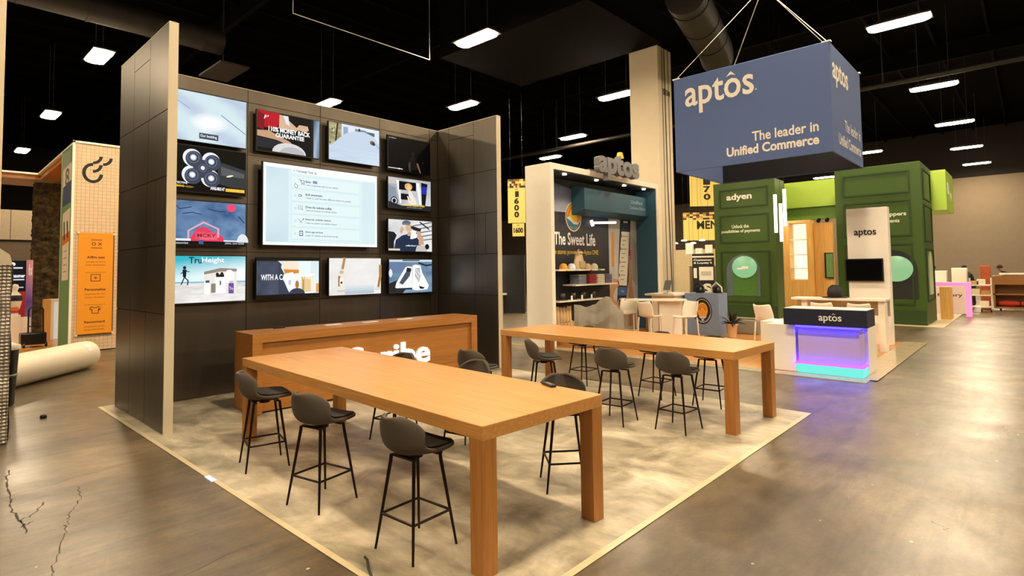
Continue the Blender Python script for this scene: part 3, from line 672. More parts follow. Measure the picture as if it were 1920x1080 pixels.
for k, (x, y) in enumerate([(4.5, 7.86), (5.09, 7.77), (5.75, 7.74)]):
    tag(MB().box(x-.13, x+.13, y-.05, y+.05, 1.055, 1.062).build('power_plate', M('white_plate', '#f3ede0', .4), bevel=.002), ['white plate on the counter top, nearest the black remote', 'white plate in the middle of the counter top', 'white plate on the counter top, nearest the right side wall'][k], 'plate', 'white plates on the counter top')
def remote():
    t = thing('remote_control', 'black remote near the corner of the front oak table', 'remote control', (3.60, 2.93, .914), 0)
    MB().box(-.026, .026, -.085, .085, 0, .02).build('body', BEZ, t, local=True, bevel=.006)
    b = MB()
    for k in range(3):
        for j in range(2): b.box(-.014+j*.018, -.004+j*.018, -.05+k*.03, -.03+k*.03, .02, .0225)
    b.build('buttons', M('grey_buttons', '#8a8a8a', .5), t, local=True)
    t.rotation_euler = (0, 0, -.4)
remote()

# ================================================================== BAR STOOLS
def fabric(name, col, v=.18):
    m, nt, b = nodes(name); f, _ = noise(nt, 260, 3, .7); g, _ = noise(nt, 12, 3)
    c = lin(col); nt.links.new(mix_rgb(nt, f, tuple(x*(1-v) for x in c), tuple(x*(1+v) for x in c)), b.inputs['Base Color'])
    b.inputs['Roughness'].default_value = .9; bump(nt, b, f, .4, .002); return m
FAB = fabric('grey_brown_fabric', '#4d443a'); PAD = fabric('shaded_seat_fabric', '#1e1815'); LEG = M('bronzed_black_metal', '#241712', .38, .6, var=.2)
def stool():
    t = thing('bar_stool', 'x', 'stool', (0, 0, 0), 0, 'upholstered bar stools around the oak tables')
    prof = [(.215, .648, .10), (.205, .655, .145), (.16, .658, .185), (.08, .652, .208), (0, .645, .212), (-.08, .642, .208), (-.14, .652, .204), (-.178, .685, .204), (-.200, .735, .200), (-.214, .785, .188), (-.224, .830, .160), (-.229, .862, .118), (-.231, .880, .06)]
    def surf(i, v):
        x, z, w = prof[i]; c = (v-.5)*2; k = max(0, (z-.652)/.23); a2 = abs(c)**2.4
        y = c*w; lift = a2*(0, .004, .008, .014, .026, .046, .070, .075, .055, .03, .012, .004, 0)[i]; fwd = a2*(0, 0, 0, 0, 0, .01, .04, .085, .115, .125, .115, .09, .06)[i]
        return (x*1.06+fwd, y*1.07, .652+(z-.652)*1.08+lift+.012)
    m = MB(); n = 10; vs = [surf(i, j/n) for i in range(len(prof)) for j in range(n+1)]
    m.add(vs, [(i*(n+1)+j, i*(n+1)+j+1, (i+1)*(n+1)+j+1, (i+1)*(n+1)+j) for i in range(len(prof)-1) for j in range(n)], True)
    shell = m.build('seat_shell', FAB, t, subsurf=2, solid=.032)
    # seat pad: same fabric as the shell, shade put into its colour
    m = MB(); P_ = []
    for i in range(1, 8):
        x, z, w = prof[i]
        for j in range(n+1):
            c = (j/n-.5)*2; P_.append((min(x, .20)*1.04+(.06*c*c if x < -.1 else 0), c*w*.99, z+.033+abs(c)**2.4*(.004, .008, .014, .026, .046, .06, .06)[i-1]))
    m.add(P_, [(i*(n+1)+j, i*(n+1)+j+1, (i+1)*(n+1)+j+1, (i+1)*(n+1)+j) for i in range(6) for j in range(n)], True)
    m.build('seat_pad', PAD, shell, subsurf=1, solid=.014, label='seat pad with shade in its colour')
    f = MB(); f.box(-.115, .115, -.015, .015, .612, .625); f.box(-.115, -.085, -.115, .115, .612, .625); f.box(.085, .115, -.115, .115, .612, .625); f.tube([(0, 0, .6), (0, 0, .64)], .05, 12)
    f.build('seat_frame', LEG, t)
    for sx in (-1, 1):
        for sy in (-1, 1):
            MB().tube([(sx*.115, sy*.115, .62), (sx*.118, sy*.118, .58), (sx*.19, sy*.19, .006)], [.013, .013, .0085], 10).build('leg', LEG, t)
    r = MB(); z = .235; q = .118+(.58-z)/(.58-.006)*(.19-.118)
    cs = [(-q, -q, z), (q, -q, z), (q, q, z), (-q, q, z)]
    for a, b in zip(cs, cs[1:]+cs[:1]): r.tube([a, b], .009, 8)
    r.build('footrest', LEG, t); return t
D_ = radians
ST = [((2.45, 5.55), -14, 'bar stool at the far left corner of the front table, facing right'),
      ((2.37, 4.30), 11, 'middle one of the three bar stools along the left side of the front table'),
      ((2.41, 3.13), 3, 'nearest bar stool, its whole back and all legs in view'),
      ((3.79, 5.30), 192, 'bar stool behind the front table, its round back just over the glowing letters'),
      ((3.95, 4.28), 188, 'bar stool behind the front table, only its legs seen past the nearest stool'),
      ((3.93, 3.03), 228, 'bar stool behind the near end of the front table, beside the table leg'),
      ((4.80, 5.02), 5, 'bar stool standing alone between the counter and the two tables'),
      ((5.92, 3.78), 5, 'bar stool in the middle of the near side of the far table'),
      ((6.10, 3.06), -3, 'bar stool at the near end of the far table, back turned to us'),
      ((5.90, 4.88), -40, 'bar stool at the far end of the far table, seen in profile'),
      ((7.44, 3.25), 184, 'bar stool tucked under the far table beside its front leg'),
      ((7.45, 4.06), 176, 'bar stool tucked under the middle of the far table'),
      ((7.54, 5.40), 180, 'bar stool tucked under the far end of the far table')]
proto = stool()
for k, ((x, y), a, l) in enumerate(ST):
    if k == 0: proto.location = (x, y, .006); proto.rotation_euler = (0, 0, D_(a)); proto['label'] = l
    else: copy_tree(proto, (x, y, .006), D_(a), l)
tag(MB().tube([(2.09, 3.25, .02), (2.07, 3.19, .028), (2.03, 3.12, .02), (1.99, 3.02, .014), (1.97, 2.9, .014)], .008, 8).build('loose_cable', CAB), 'short black cable end on the booth floor edge near the front table', 'cable')
tag(MB().box(1.951, 1.991, 5.474, 5.654, .0, .008).build('edge_reflection_tab', EM('reflection_glow', '#dfe6ff', 1.2)), 'small glowing tab imitating a white reflection on the vinyl edge left of the front stools', 'reflection')  # glowing tab added in place of a reflection on the vinyl edge
tag(MB().lathe([(0, 0), (.035, 0), (.04, .02), (.03, .045), (0, .05)], (1.34, 9.6, 0), 12).build('rubber_cap', BEZ), 'small black round cap lying on the concrete at left', 'cap')

# ================================================================== WHITE PORTAL BOOTH (behind)
CREAM = M('cream_portal_paint', '#f8f0e0', .55, var=.03); TEAL = M('teal_graphic', '#2f5a70', .6, var=.08); BLK = M('matte_black', '#141519', .6); NAVY = M('navy_laminate', '#1d2238', .45)
def portal():
    t = thing('display_portal', 'cream box-shaped display portal with a black wall of shelves inside', 'display booth', (13.1, 8.75, 0))
    f = MB(); f.box(10.45, 10.58, 8.35, 9.15, .012, 4.40); f.box(15.58, 15.72, 8.35, 9.15, .012, 4.40); f.box(10.58, 15.58, 8.35, 9.15, 4.25, 4.40)
    f.build('frame', CREAM, t, bevel=.006)
    MB().box(10.58, 15.58, 9.05, 9.15, .012, 4.25).build('back_panel', BLK, t)
    i = MB(); i.box(15.55, 15.58, 8.37, 9.05, .012, 4.25); i.build('side_lining', TEAL, t)
    MB().box(10.58, 15.55, 8.37, 9.05, 4.22, 4.25).build('roof_lining', BLK, t)
    a = Art((10.6, 9.048, .02), NY, UP, 4.95, 4.2)
    def fx(x): return (x-10.6)/4.95
    def fz(z): return (z-.02)/4.2
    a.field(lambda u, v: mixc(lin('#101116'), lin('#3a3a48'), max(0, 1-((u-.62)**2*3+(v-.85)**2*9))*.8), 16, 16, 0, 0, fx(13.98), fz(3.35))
    a.grad([(fx(10.6), fz(3.35)), (fx(12.2), fz(3.35)), (fx(12.2), fz(4.0)), (fx(10.6), fz(4.2))], ['#8a93a8', '#b9c0d0', '#5a6582', '#30405a'])  # pale patch: glow of spot lights painted onto the back wall
    # phone photograph
    def ph(u, v): return mixc(lin('#8f8d8c'), lin('#d9d6d2'), fbm(u*4+5, v*3)*1.1) if v > .25 else mixc(lin('#7d7468'), lin('#c9c2b9'), u)
    a.field(ph, 14, 30, fx(13.98), 0, fx(15.55), fz(3.5))
    X0 = 13.98
    def q(x, z): return (fx(x), fz(z))
    a.poly([q(14.1, 1.9), q(14.25, 1.9), q(14.28, 2.9), q(14.12, 2.9)], '#d89a4a'); a.poly([q(15.1, 1.6), q(15.5, 1.3), q(15.55, 2.6), q(15.2, 2.9)], '#a9a39a'); a.poly([q(15.12, 2.1), q(15.2, 2.1), q(15.22, 2.4), q(15.14, 2.4)], '#d4507a')
    a.poly([q(14.35, .75), q(14.98, .75), q(15.22, 3.3), q(15.15, 3.42), q(14.72, 3.42), q(14.62, 3.3)], '#14141a')
    a.poly([q(14.42, 1.35), q(14.92, 1.32), q(15.15, 2.95), q(14.68, 2.95)], '#ded8c9'); a.poly([q(14.68, 2.95), q(15.15, 2.95), q(15.17, 3.2), q(14.69, 3.2)], '#28324a'); a.rect(fx(14.8), fz(3.22), fx(15.05), fz(3.27), '#cfd3dc')
    for k in range(11):
        z = 2.8-.13*k; x = 14.75-.02*k; a.rect(fx(x), fz(z), fx(x+.26-(k % 3)*.06), fz(z+.025), '#8d8779')
        if k % 3 == 0: a.rect(fx(x-.08), fz(z-.03), fx(x-.04), fz(z+.06), '#2a2a2e')
    a.poly([q(14.40, 1.05), q(14.9, 1.03), q(14.93, 1.28), q(14.42, 1.3)], '#3f5f94'); a.text('Pay', fx(14.6), fz(1.12), fx(14.76), fz(1.2), '#a9c4e8', .01); a.rect(fx(14.48), fz(.92), fx(14.82), fz(.96), '#c9c9cf')
    sk = '#c79874'; a.poly([q(13.98, 1.3), q(14.2, 1.55), q(14.45, 1.5), q(14.5, 1.35), q(14.3, 1.25), q(14.15, 1.05), q(14.3, .8), q(14.45, .95), q(14.42, .6), q(14.3, 0.1), q(13.98, 0.1)], sk); a.poly([q(14.32, 1.4), q(14.45, 1.5), q(14.5, 1.36)], '#b1281f')
    a.poly([q(14.9, .1), q(14.85, .9), q(15.02, 1.5), q(15.05, 2.2), q(15.14, 2.25), q(15.2, 1.6), q(15.3, 1.0), q(15.32, .1)], '#b88e68'); a.poly([q(15.0, .1), q(15.0, .9), q(15.1, 1.6), q(15.14, 1.0), q(15.12, .1)], '#a37a55')
    # sun roundel + titles
    cx, cz = fx(12.28), fz(3.25); rx, rz = .36/4.95, .40/4.2
    a.ell(cx, cz, rx, rz, '#f3efe6'); a.ell(cx, cz, rx*.92, rz*.92, '#2c3248'); a.ell(cx, cz+.003, rx*.86, rz*.86, '#f1a22e', 0, 180)
    a.ell(cx, cz, rx*.86, rz*.86, '#f1a22e'); a.arc(cx, cz, rx*.66, rz*.66, .02, '#d9652b'); a.ell(cx, cz, rx*.5, rz*.5, '#ffe13a'); a.arc(cx, cz, rx*.4, rz*.4, .015, '#e9a52b')
    a.poly([(cx-rx*.88, cz-rz*.1), (cx-rx*.5, cz-rz*.12), (cx, cz-rz*.4), (cx+rx*.5, cz-rz*.42), (cx+rx*.85, cz-rz*.25), (cx+rx*.6, cz-rz*.62), (cx, cz-rz*.88), (cx-rx*.6, cz-rz*.62)], '#3f86a0')
    a.poly([(cx-rx*.88, cz-rz*.1), (cx-rx*.5, cz-rz*.0), (cx, cz-rz*.28), (cx+rx*.5, cz-rz*.38), (cx+rx*.85, cz-rz*.2), (cx+rx*.5, cz-rz*.52), (cx, cz-rz*.5), (cx-rx*.5, cz-rz*.25)], '#f6f6f2')
    a.text('The Sweet Life', fx(11.42), fz(2.48), fx(13.28), fz(2.82), '#ffffff', .02)
    a.text('Modern stores powered by Aptos ONE', fx(11.06), fz(2.20), fx(13.42), fz(2.37), '#e8c53a', .005)
    a.build('graphic_and_glow', PRINT, t)
    c = MB(); c.prism([(9.04, 4.1), (9.04, 3.3), (8.62, 3.42), (8.62, 3.98)], 0, 12.2, 15.54); c.build('teal_header', TEAL, t)
    b = Art((12.2, 8.66, 3.44), NY, UP, 3.34, .5); b.text('Unified', .70, .60, .90, .82, '#8fb0c6', .005); b.text('Commerce Platform', .68, .28, .96, .48, '#8fb0c6', .005); b.R = Vector(NY)
    b.mb.v = [(x, 8.619, z) for x, y, z in b.mb.v]; b.build('header_text', PRINT, t)
    MB().tube([(13.05, 8.95, 3.12), (13.9, 8.75, 3.16)], .035, 12).tube([(13.0, 8.99, 3.1), (13.05, 8.93, 3.12)], .09, 14).build('light_rail', EM('rail_glow', (1, .97, .9), 1.4), t)
    # grey sign on top
    s = thing('rooftop_sign', 'grey solid letter sign standing on the cream portal', 'sign', (13.1, 8.3, 4.4))
    g = M('sign_grey', '#77777a', .5); 
    letters('lettering', 'aptos', (12.08, 8.22, 4.16), NY, UP, 2.02, .72, .16, g, s, .045)
    l = MB(); l.prism([(13.22, 4.86), (13.46, 4.86), (13.39, 5.02), (13.29, 5.02)], 1, 8.16, 8.26); l.build('yellow_hat', M('yellow_hat', '#e8cf3a', .6), s)
    MB().box(12.1, 14.1, 8.36, 8.5, 4.40, 4.44).build('mounting_rail', g, s)
portal()
# light that the portal itself has: small downlights under its roof
DL = EM('downlight', LAMP_COL, 45)
for k, x in enumerate((11.2, 12.6, 14.0, 15.1)):
    tag(MB().lathe([(0, 0), (.05, 0), (.05, .02), (0, .02)], (x, 8.5, 4.195), 14).build('downlight', DL), 'small round downlight under the roof of the cream portal', 'lamp', 'downlights in the cream portal')
# shelves with goods
SHW = M('shelf_white', '#efe9dc', .4, var=.03)
SH = [(11.05, 13.1, 1.80), (11.75, 13.75, 1.41), (11.05, 13.1, 1.02)]
for k, (x0, x1, z) in enumerate(SH):
    tag(MB().box(x0, x1, 8.62, 9.046, z, z+.04).build('wall_shelf', SHW, bevel=.003), ['top floating white shelf, holding caps and a backpack', 'middle floating white shelf, holding folded shirts', 'lowest floating white shelf, holding dark mugs and hats'][k], 'shelf', 'floating shelves in the cream portal')
def cap(col, brim, x, label, z=1.842, y=8.78):
    t = thing('cap', label, 'cap', (x, y, z), radians(random.uniform(-120, -50)), 'caps on the top shelf')
    c = MB(); c.lathe([(.105, 0), (.108, .04), (.098, .09), (.07, .13), (.03, .15), (0, .152)], n=16); c.build('crown', M('cap_'+col, col, .8), t, local=True)
    b = MB(); b.grid(lambda u, v: (.06+.15*u, (v-.5)*.19*(1-.45*u*u), .012-.05*u*u-.05*(v-.5)**2), 5, 6); b.build('brim', M('cap_'+brim, brim, .8), t, local=True, solid=.006)
cap('#e5a23a', '#f2c233', 11.45, 'orange and yellow cap at the portal end of the top shelf'); cap('#dfe4ea', '#aab6c4', 11.8, 'white and grey cap beside the backpack')
cap('#e6c9a0', '#e8902e', 12.5, 'cap with an orange brim right of the backpack'); cap('#e2dcc6', '#6fae4c', 12.82, 'cap with a green brim at the right of the top shelf')
def backpack():
    t = thing('backpack', 'cream canvas backpack between the caps on the top shelf', 'bag', (12.15, 8.8, 1.841))
    b = MB(); b.grid(lambda u, v: (12.15+.19*cos(u*2*pi)*(.9+.15*sin(v*5))*(1-.25*v*v), 8.8+.11*sin(u*2*pi)*(1-.2*v), 1.842+.42*v), 20, 8)
    b.lathe([(.13, 0), (.1, .04), (0, .05)], (12.15, 8.8, 2.262), 16); b.build('bag_body', M('canvas', '#dcc6a0', .85, bmp=.3), t)
    MB().box(12.04, 12.26, 8.66, 8.70, 1.87, 2.05).build('front_pocket', M('canvas_dark', '#c9b088', .85), t, bevel=.015)
    MB().tube([(12.04, 8.74, 2.2), (11.98, 8.7, 2.34), (12.08, 8.74, 2.35)], .016, 8).build('strap', M('canvas_dark', '#c9b088', .85), t)
backpack()
for k, (x, cl, nme) in enumerate([(12.12, '#7f8792', 'grey'), (12.58, '#a03038', 'red'), (12.98, '#ded6c2', 'cream'), (13.35, '#6d6880', 'purple grey')]):
    for j in range(5):
        m = MB(); dx = hsh(k, j)*.02
        m.box(x-.17+dx, x+.17+dx, 8.66, 8.98, 1.452+j*.05, 1.452+j*.05+.046)
        tag(m.build('folded_shirt', M('shirt_'+nme.replace(' ', '_'), cl, .9, var=.3, scale=20), bevel=.02), f'{nme} folded shirt, {["lowest", "second up", "middle", "second from top", "topmost"][j]} of the {nme} stack on the middle shelf', 'shirt', 'folded shirts on the middle shelf')
DKM = M('dark_ceramic', '#3a3632', .4)
for k, x in enumerate((11.4, 11.85, 12.3, 12.75)):
    t = thing('mug_display', ['dark mug on a saucer nearest the portal frame, lowest shelf', 'dark mug second from the portal frame, lowest shelf', 'dark mug with a white card, lowest shelf', 'dark mug at the right end of the lowest shelf'][k], 'mug', (x, 8.8, 1.062), 0, 'dark mugs on the lowest shelf')
    MB().lathe([(0, 0), (.15, .005), (.17, .02), (.09, .025), (.06, .03)], (x, 8.8, 1.062), 18).build('saucer', DKM, t)
    MB().lathe([(.055, .028), (.075, .05), (.08, .17), (.07, .17), (.065, .06), (0, .05)], (x, 8.8, 1.062), 18).build('mug_body', DKM, t)
    MB().tube([(x+.075, 8.8, 1.2), (x+.125, 8.8, 1.19), (x+.12, 8.8, 1.13), (x+.07, 8.8, 1.12)], .01, 8).build('handle', DKM, t)
for k, x in enumerate((11.62, 12.07, 12.5)):
    tag(MB().box(x-.035, x+.035, 8.655, 8.665, 1.062, 1.17).build('price_card', M('white_card', '#f5f0e4', .5)), ['white card before the first gap between the dark mugs', 'white card in the middle of the lowest shelf', 'white card before the third gap between the dark mugs'][k], 'card', 'cards on the lowest shelf')
BAG = M('kraft_paper', '#d9b98a', .8, var=.15, bmp=.3)
tag(MB().box(11.0, 11.85, 8.55, 9.0, .014, .40).build('low_stand', WOOD('stand_wood', '#a06a30', '#cf9a55', 2), bevel=.01), 'low wooden stand under the paper bags by the portal wall', 'stand')
k = 0
for row, (z, y, n, x0, dx, h) in enumerate([(.402, 8.86, 6, 11.08, .125, .50), (.402, 8.66, 7, 10.98, .125, .13)]):
    for j in range(n):
        x = x0+dx*j+.06; m = MB(); hh = h*(1-.06*hsh(j, row))
        m.grid(lambda u, v, x=x, y=y, z=z, hh=hh, j=j: (x+.052*cos(u*2*pi)*(1+.1*sin(v*9+j)), y+.075*sin(u*2*pi)*(1-.25*v), z+hh*v+.02*sin(u*12+j)*v), 10, 6)
        tag(m.build('paper_bag', BAG), 'upright tan paper bag in the rear row beside the draped seats' if row == 0 else 'small tan paper bag in the front row before the draped seats', 'bag', 'tall paper bags in the rear row' if row == 0 else 'small paper bags in the front row')
# draped furniture
def drape():
    A, B = Vector((10.98, 8.12)), Vector((11.66, 7.18)); d = (B-A); L = d.length; d /= L; n = Vector((-.81, -.59))
    top = [(0, 1.0), (.10, .99), (.25, .94), (.42, 1.0), (.55, 1.12), (.66, 1.19), (.72, 1.18), (.84, .98), (.94, .86), (1, .84)]
    def zt(s):
        for (a, x), (b, y) in zip(top[:-1], top[1:]):
            if s <= b: q = (s-a)/(b-a); q = q*q*(3-2*q); return x*(1-q)+y*q
        return top[-1][1]
    def tri(x): return abs((x/pi) % 2-1)      # sharp pleat profile 0..1
    def front(s, v):
        z0 = zt(s); p = A+d*(s*L)+n*(.30*v**.6)
        # swags: nested catenary pleats hung between the two high points, then near-vertical falls
        g = exp(-((s-.52)/.24)**2); cat = v*15+7*(s-.5)**2*4
        sw = .12*g*tri(cat)*min(1, v*4)*max(0, 1-v*.9)
        fall = .09*tri(s*34+1.3*sin(v*3))*v*(1-.6*g)+.05*sin(s*9+.6)*v
        left = .09*exp(-((s-.10)/.10)**2)*sin(v*pi)
        p = p+n*(sw+fall+left)
        return (p.x, p.y, z0*(1-v)+.05*v-.07*g*sin(min(1, v*1.5)*pi))
    m = MB(); m.grid(front, 90, 44)
    m.grid(lambda s, v: ((A+d*(s*L)-n*(.26*v**.7)).x, (A+d*(s*L)-n*(.26*v**.7)).y, zt(s)*(1-v)+.3*v), 30, 8)
    o = m.build('draped_seats', M('grey_cloth', '#8a8274', .85, bmp=.15), solid=.005, subsurf=1)
    tag(o, 'grey dust cloth draped over furniture in front of the cream portal', 'dust sheet')
drape()
# high table, chairs, blue counter
def high_table():
    t = thing('high_table', 'white high table beside the draped furniture, on panel legs', 'table', (12.3, 6.65, 0))
    m = MB(); m.prism([(12.05, 7.35), (12.4, 7.6), (13.05, 6.5), (12.95, 6.2), (12.7, 6.12), (12.55, 6.25)], 2, 1.05, 1.09); m.build('tabletop', SHW, t, bevel=.004)
    MB().obox((12.46, 6.98, .53), (.55, -.83, 0), (.83, .55, 0), (0, 0, 1), .05, .14, .52).build('leg', M('taupe_leg', '#6d5a42', .5), t)
    MB().obox((12.76, 6.56, .53), (.55, -.83, 0), (.83, .55, 0), (0, 0, 1), .26, .12, .52).build('panel_leg', SHW, t)
high_table()
def white_chair():
    t = thing('white_chair', 'x', 'chair', (0, 0, 0), 0, 'white moulded bar chairs')
    P = M('white_plastic', '#f0e6d2', .4, var=.02)
    prof = [(.22, .70, .19), (.21, .715, .21), (.1, .715, .22), (-.05, .70, .225), (-.15, .71, .225), (-.2, .76, .22), (-.235, .86, .22), (-.27, .97, .215), (-.30, 1.06, .20)]
    m = MB(); n = 10
    vs = [(prof[i][0]+(.10*((j/n-.5)*2)**2 if prof[i][1] > .73 else 0), (j/n-.5)*2*prof[i][2], prof[i][1]+(.03*abs((j/n-.5)*2)**2)) for i in range(len(prof)) for j in range(n+1)]
    m.add(vs, [(i*(n+1)+j, i*(n+1)+j+1, (i+1)*(n+1)+j+1, (i+1)*(n+1)+j) for i in range(len(prof)-1) for j in range(n)], True)
    m.build('seat_shell', P, t, solid=.03, subsurf=1)
    for sx in (-1, 1):
        for sy in (-1, 1): MB().tube([(sx*.17, sy*.18, .70), (sx*.22, sy*.21, .016)], [.018, .013], 8).build('leg', P, t)
    b = MB()
    for q in (((-.2, -.2), (.2, -.2)), ((.2, -.2), (.2, .2)), ((.2, .2), (-.2, .2)), ((-.2, .2), (-.2, -.2))): b.tube([(q[0][0], q[0][1], .28), (q[1][0], q[1][1], .28)], .012, 8)
    b.build('footrest', P, t); return t
wc = white_chair(); WCS = [((11.86, 6.60), -12, 'white bar chair between the draped furniture and the high table'), ((12.45, 7.55), 200, 'white bar chair half hidden behind the draped furniture'), ((12.15, 5.86), 163, 'white bar chair in front of the blue grey counter'),
       ((12.1, 4.03), -20, 'white bar chair left of the glowing desk'), ((13.3, 3.30), 0, 'white bar chair just behind the glowing desk, left one of a pair'), ((13.3, 2.62), 0, 'white bar chair behind the glowing desk, beside the white totem')]
for k, ((x, y), a, l) in enumerate(WCS):
    if k == 0: wc.location = (x, y, .012); wc.rotation_euler = (0, 0, D_(a)); wc['label'] = l
    else: copy_tree(wc, (x, y, .012), D_(a), l)
def blue_counter():
    t = thing('blue_counter', 'blue grey counter with a round black and orange emblem', 'counter', (15.1, 6.75, 0))
    MB().box(14.9, 15.5, 6.24, 7.2, .014, 1.14).build('body', M('blue_grey_laminate', '#7d8fae', .5, var=.06), t, bevel=.004)
    MB().box(14.3, 15.5, 7.2, 8.1, 1.08, 1.13).build('side_top', SHW, t); MB().box(14.5, 15.4, 7.3, 8.0, .014, 1.08).build('side_body', CREAM, t)
    a = Art((14.898, 7.05, .02), NX, UP, .75, 1.1); cx, cz = .48, .58
    a.ell(cx, cz, .36, .33, '#17171a'); a.arc(cx, cz, .32, .29, .012, '#d8d4c8'); a.arc(cx, cz, .30, .27, .02, '#7d8fae', 200, 340); a.ell(cx, cz+.02, .2, .19, '#e6a03a'); a.arc(cx, cz+.02, .15, .14, .015, '#8a4a1a', 0, 180)
    a.arc(cx, cz+.02, .1, .09, .015, '#8a4a1a', 0, 180); a.ell(cx, cz-.13, .14, .06, '#c9ccd2', 180, 360); a.poly([(cx-.06, cz-.2), (cx+.06, cz-.2), (cx, cz-.27)], '#c9ccd2'); a.build('round_emblem', PRINT, t)
    for k, (y, n_) in enumerate([(6.35, 'black camera like gadget with a white S mark on the blue grey counter'), (6.85, 'black headset lying at the left of the blue grey counter')]):
        q = thing('desk_gadget', n_, 'gadget', (15.15, y, 1.14), 0)
        MB().lathe([(0, 0), (.12, 0), (.14, .05), (.11, .15), (.04, .2), (0, .2)], (15.15, y, 1.141), 14).build('gadget_body', BEZ, q)
        MB().tube([(15.1, y+.14, 1.16), (15.1, y+.16, 1.3), (15.1, y+.02, 1.42), (15.1, y-.12, 1.3), (15.1, y-.13, 1.17)], .025, 8).build('band', M('pale_band' if k == 0 else 'dark_band', '#cfc8ba' if k == 0 else '#1b1b1d', .5), q)
    q = thing('tablet_stand', 'silver tablet on a stand upon the white high counter', 'tablet', (14.6, 7.55, 1.13))
    MB().lathe([(.13, 0), (.13, .015), (.02, .02), (.02, .12), (0, .12)], (14.6, 7.55, 1.131), 16).build('stand', M('steel', '#a9a6a0', .3, .8), q)
    MB().obox((14.6, 7.55, 1.36), (0, 1, 0), (.5, 0, .87), (-.87, 0, .5), .10, .15, .008).build('tablet', M('steel', '#a9a6a0', .3, .8), q)
blue_counter()
def plant():
    t = thing('potted_plant', 'small dark leafy plant in a pale pot by the blue grey counter', 'plant', (14.9, 5.9, .014))
    MB().lathe([(.11, 0), (.14, .30), (.155, .31), (.155, .34), (.12, .34), (0, .33)], (14.9, 5.9, .014), 20).build('pot', M('pale_pot', '#d9b98c', .7), t)
    m = MB(); r = random.Random(5)
    for k in range(46):
        a = r.uniform(0, 2*pi); e = r.uniform(.1, 1.35); L = r.uniform(.25, .46); wd = .035
        d = Vector((cos(a)*cos(e), sin(a)*cos(e), sin(e))); s = Vector((-sin(a), cos(a), 0)); b = Vector((14.9, 5.9, .34))
        pts = [b, b+d*L*.5+s*wd, b+d*L+Vector((0, 0, -.09*cos(e))), b+d*L*.5-s*wd]; mid = b+d*L*.55+Vector((0, 0, .02))
        m.add(pts+[mid], [(0, 1, 4), (1, 2, 4), (2, 3, 4), (3, 0, 4)], True)
    m.build('foliage', M('dark_leaves', '#27251a', .5, var=.3), t)
plant()
# glowing desk
def desk():
    t = thing('glowing_desk', 'navy topped desk glowing purple and cyan at the aisle corner', 'desk', (10.9, 2.8, 0))
    MB().box(10.5, 11.1, 1.99, 3.25, .84, 1.12).build('header', NAVY, t, bevel=.004)
    MB().box(10.52, 11.1, 2.0, 3.24, 1.12, 1.128).build('counter_top', SHW, t)
    m, nt, b = nodes('purple_lit_panel')
    b.inputs['Base Color'].default_value = (*lin('#cdb8d8'), 1); b.inputs['Roughness'].default_value = .5
    b.inputs['Emission Color'].default_value = (*lin('#9a78cf'), 1); b.inputs['Emission Strength'].default_value = .25
    MB().box(10.66, 11.05, 2.14, 3.07, .18, .84).build('body', M('pale_lilac_panel', '#c4aede', .5, var=.02), t)
    MB().box(10.60, 11.06, 2.12, 3.09, .80, .838).build('under_light', EM('blue_glow', '#2a22ff', 14), t)
    MB().box(10.64, 11.05, 2.10, 3.10, .016, .17).build('base_light', EM('cyan_glow', (.18, .90, .76), 1.0), t, bevel=.01)
    MB().box(10.60, 11.05, 2.08, 3.12, .172, .186).build('kick_light', EM('violet_glow', '#5a1cff', 13), t)
    letters('lettering', 'aptos', (10.498, 2.69, .895), NX, UP, .34, .135, .008, M('white_letters', '#f4f1ea', .4), t, .012)
    a = Art((10.495, 2.69, .9), NX, UP, .34, .14); a.line([(.60, 1.0), (.66, 1.12), (.72, 1.0)], .008, '#f4f1ea'); a.build('circumflex', PRINT, t)
    MB().box(11.1, 11.75, 2.1, 3.85, .016, .82).build('white_return', CREAM, t); MB().box(10.68, 11.1, 3.12, 3.6, .016, .82).build('white_side', CREAM, t)
desk()
# white totem with TV
def totem():
    t = thing('totem', 'tall white totem with a black screen behind the glowing desk', 'totem', (15.4, 2.8, 0))
    MB().box(15.36, 15.62, 2.42, 3.25, .016, 3.19).build('column_body', WHITE, t, bevel=.006)
    letters('lettering', 'aptos', (15.36, 3.10, 2.50), NX, UP, .45, .19, .01, BLK, t, .015)
    s = thing('totem_screen', 'switched off black screen on the white totem', 'screen', (15.3, 2.9, 1.46))
    MB().box(15.28, 15.33, 2.53, 3.30, 1.47, 2.0).build('bezel', BEZ, s, bevel=.01); MB().box(15.275, 15.281, 2.56, 3.27, 1.5, 1.97).build('glass', M('dark_glass', '#050506', .08), s); MB().box(15.33, 15.36, 2.7, 3.1, 1.6, 1.85).build('mount', BEZ, s)
totem()
def long_table():
    t = thing('high_table', 'long white high table behind the glowing desk', 'table', (14.3, 3.4, 0))
    MB().box(14.0, 14.5, 2.3, 4.15, 1.08, 1.13).build('tabletop', SHW, t, bevel=.004)
    for y in (2.4, 3.9): MB().box(14.1, 14.4, y-.06, y+.06, .014, 1.08).build('leg', CREAM, t)
    MB().box(14.42, 14.48, 2.3, 4.15, .75, 1.08).build('modesty_panel', M('pale_grey', '#b9ad98', .6), t)
    q = thing('hat', 'black wide brimmed hat lying on the long white high table', 'hat', (14.25, 3.3, 1.13))
    MB().lathe([(0, 0), (.26, .005), (.27, .015), (.14, .03)], (14.25, 3.3, 1.131), 22).build('brim', BEZ, q); MB().lathe([(.15, .02), (.16, .1), (.13, .22), (.06, .28), (0, .28)], (14.25, 3.3, 1.135), 18).build('crown', BLK, q)
long_table()
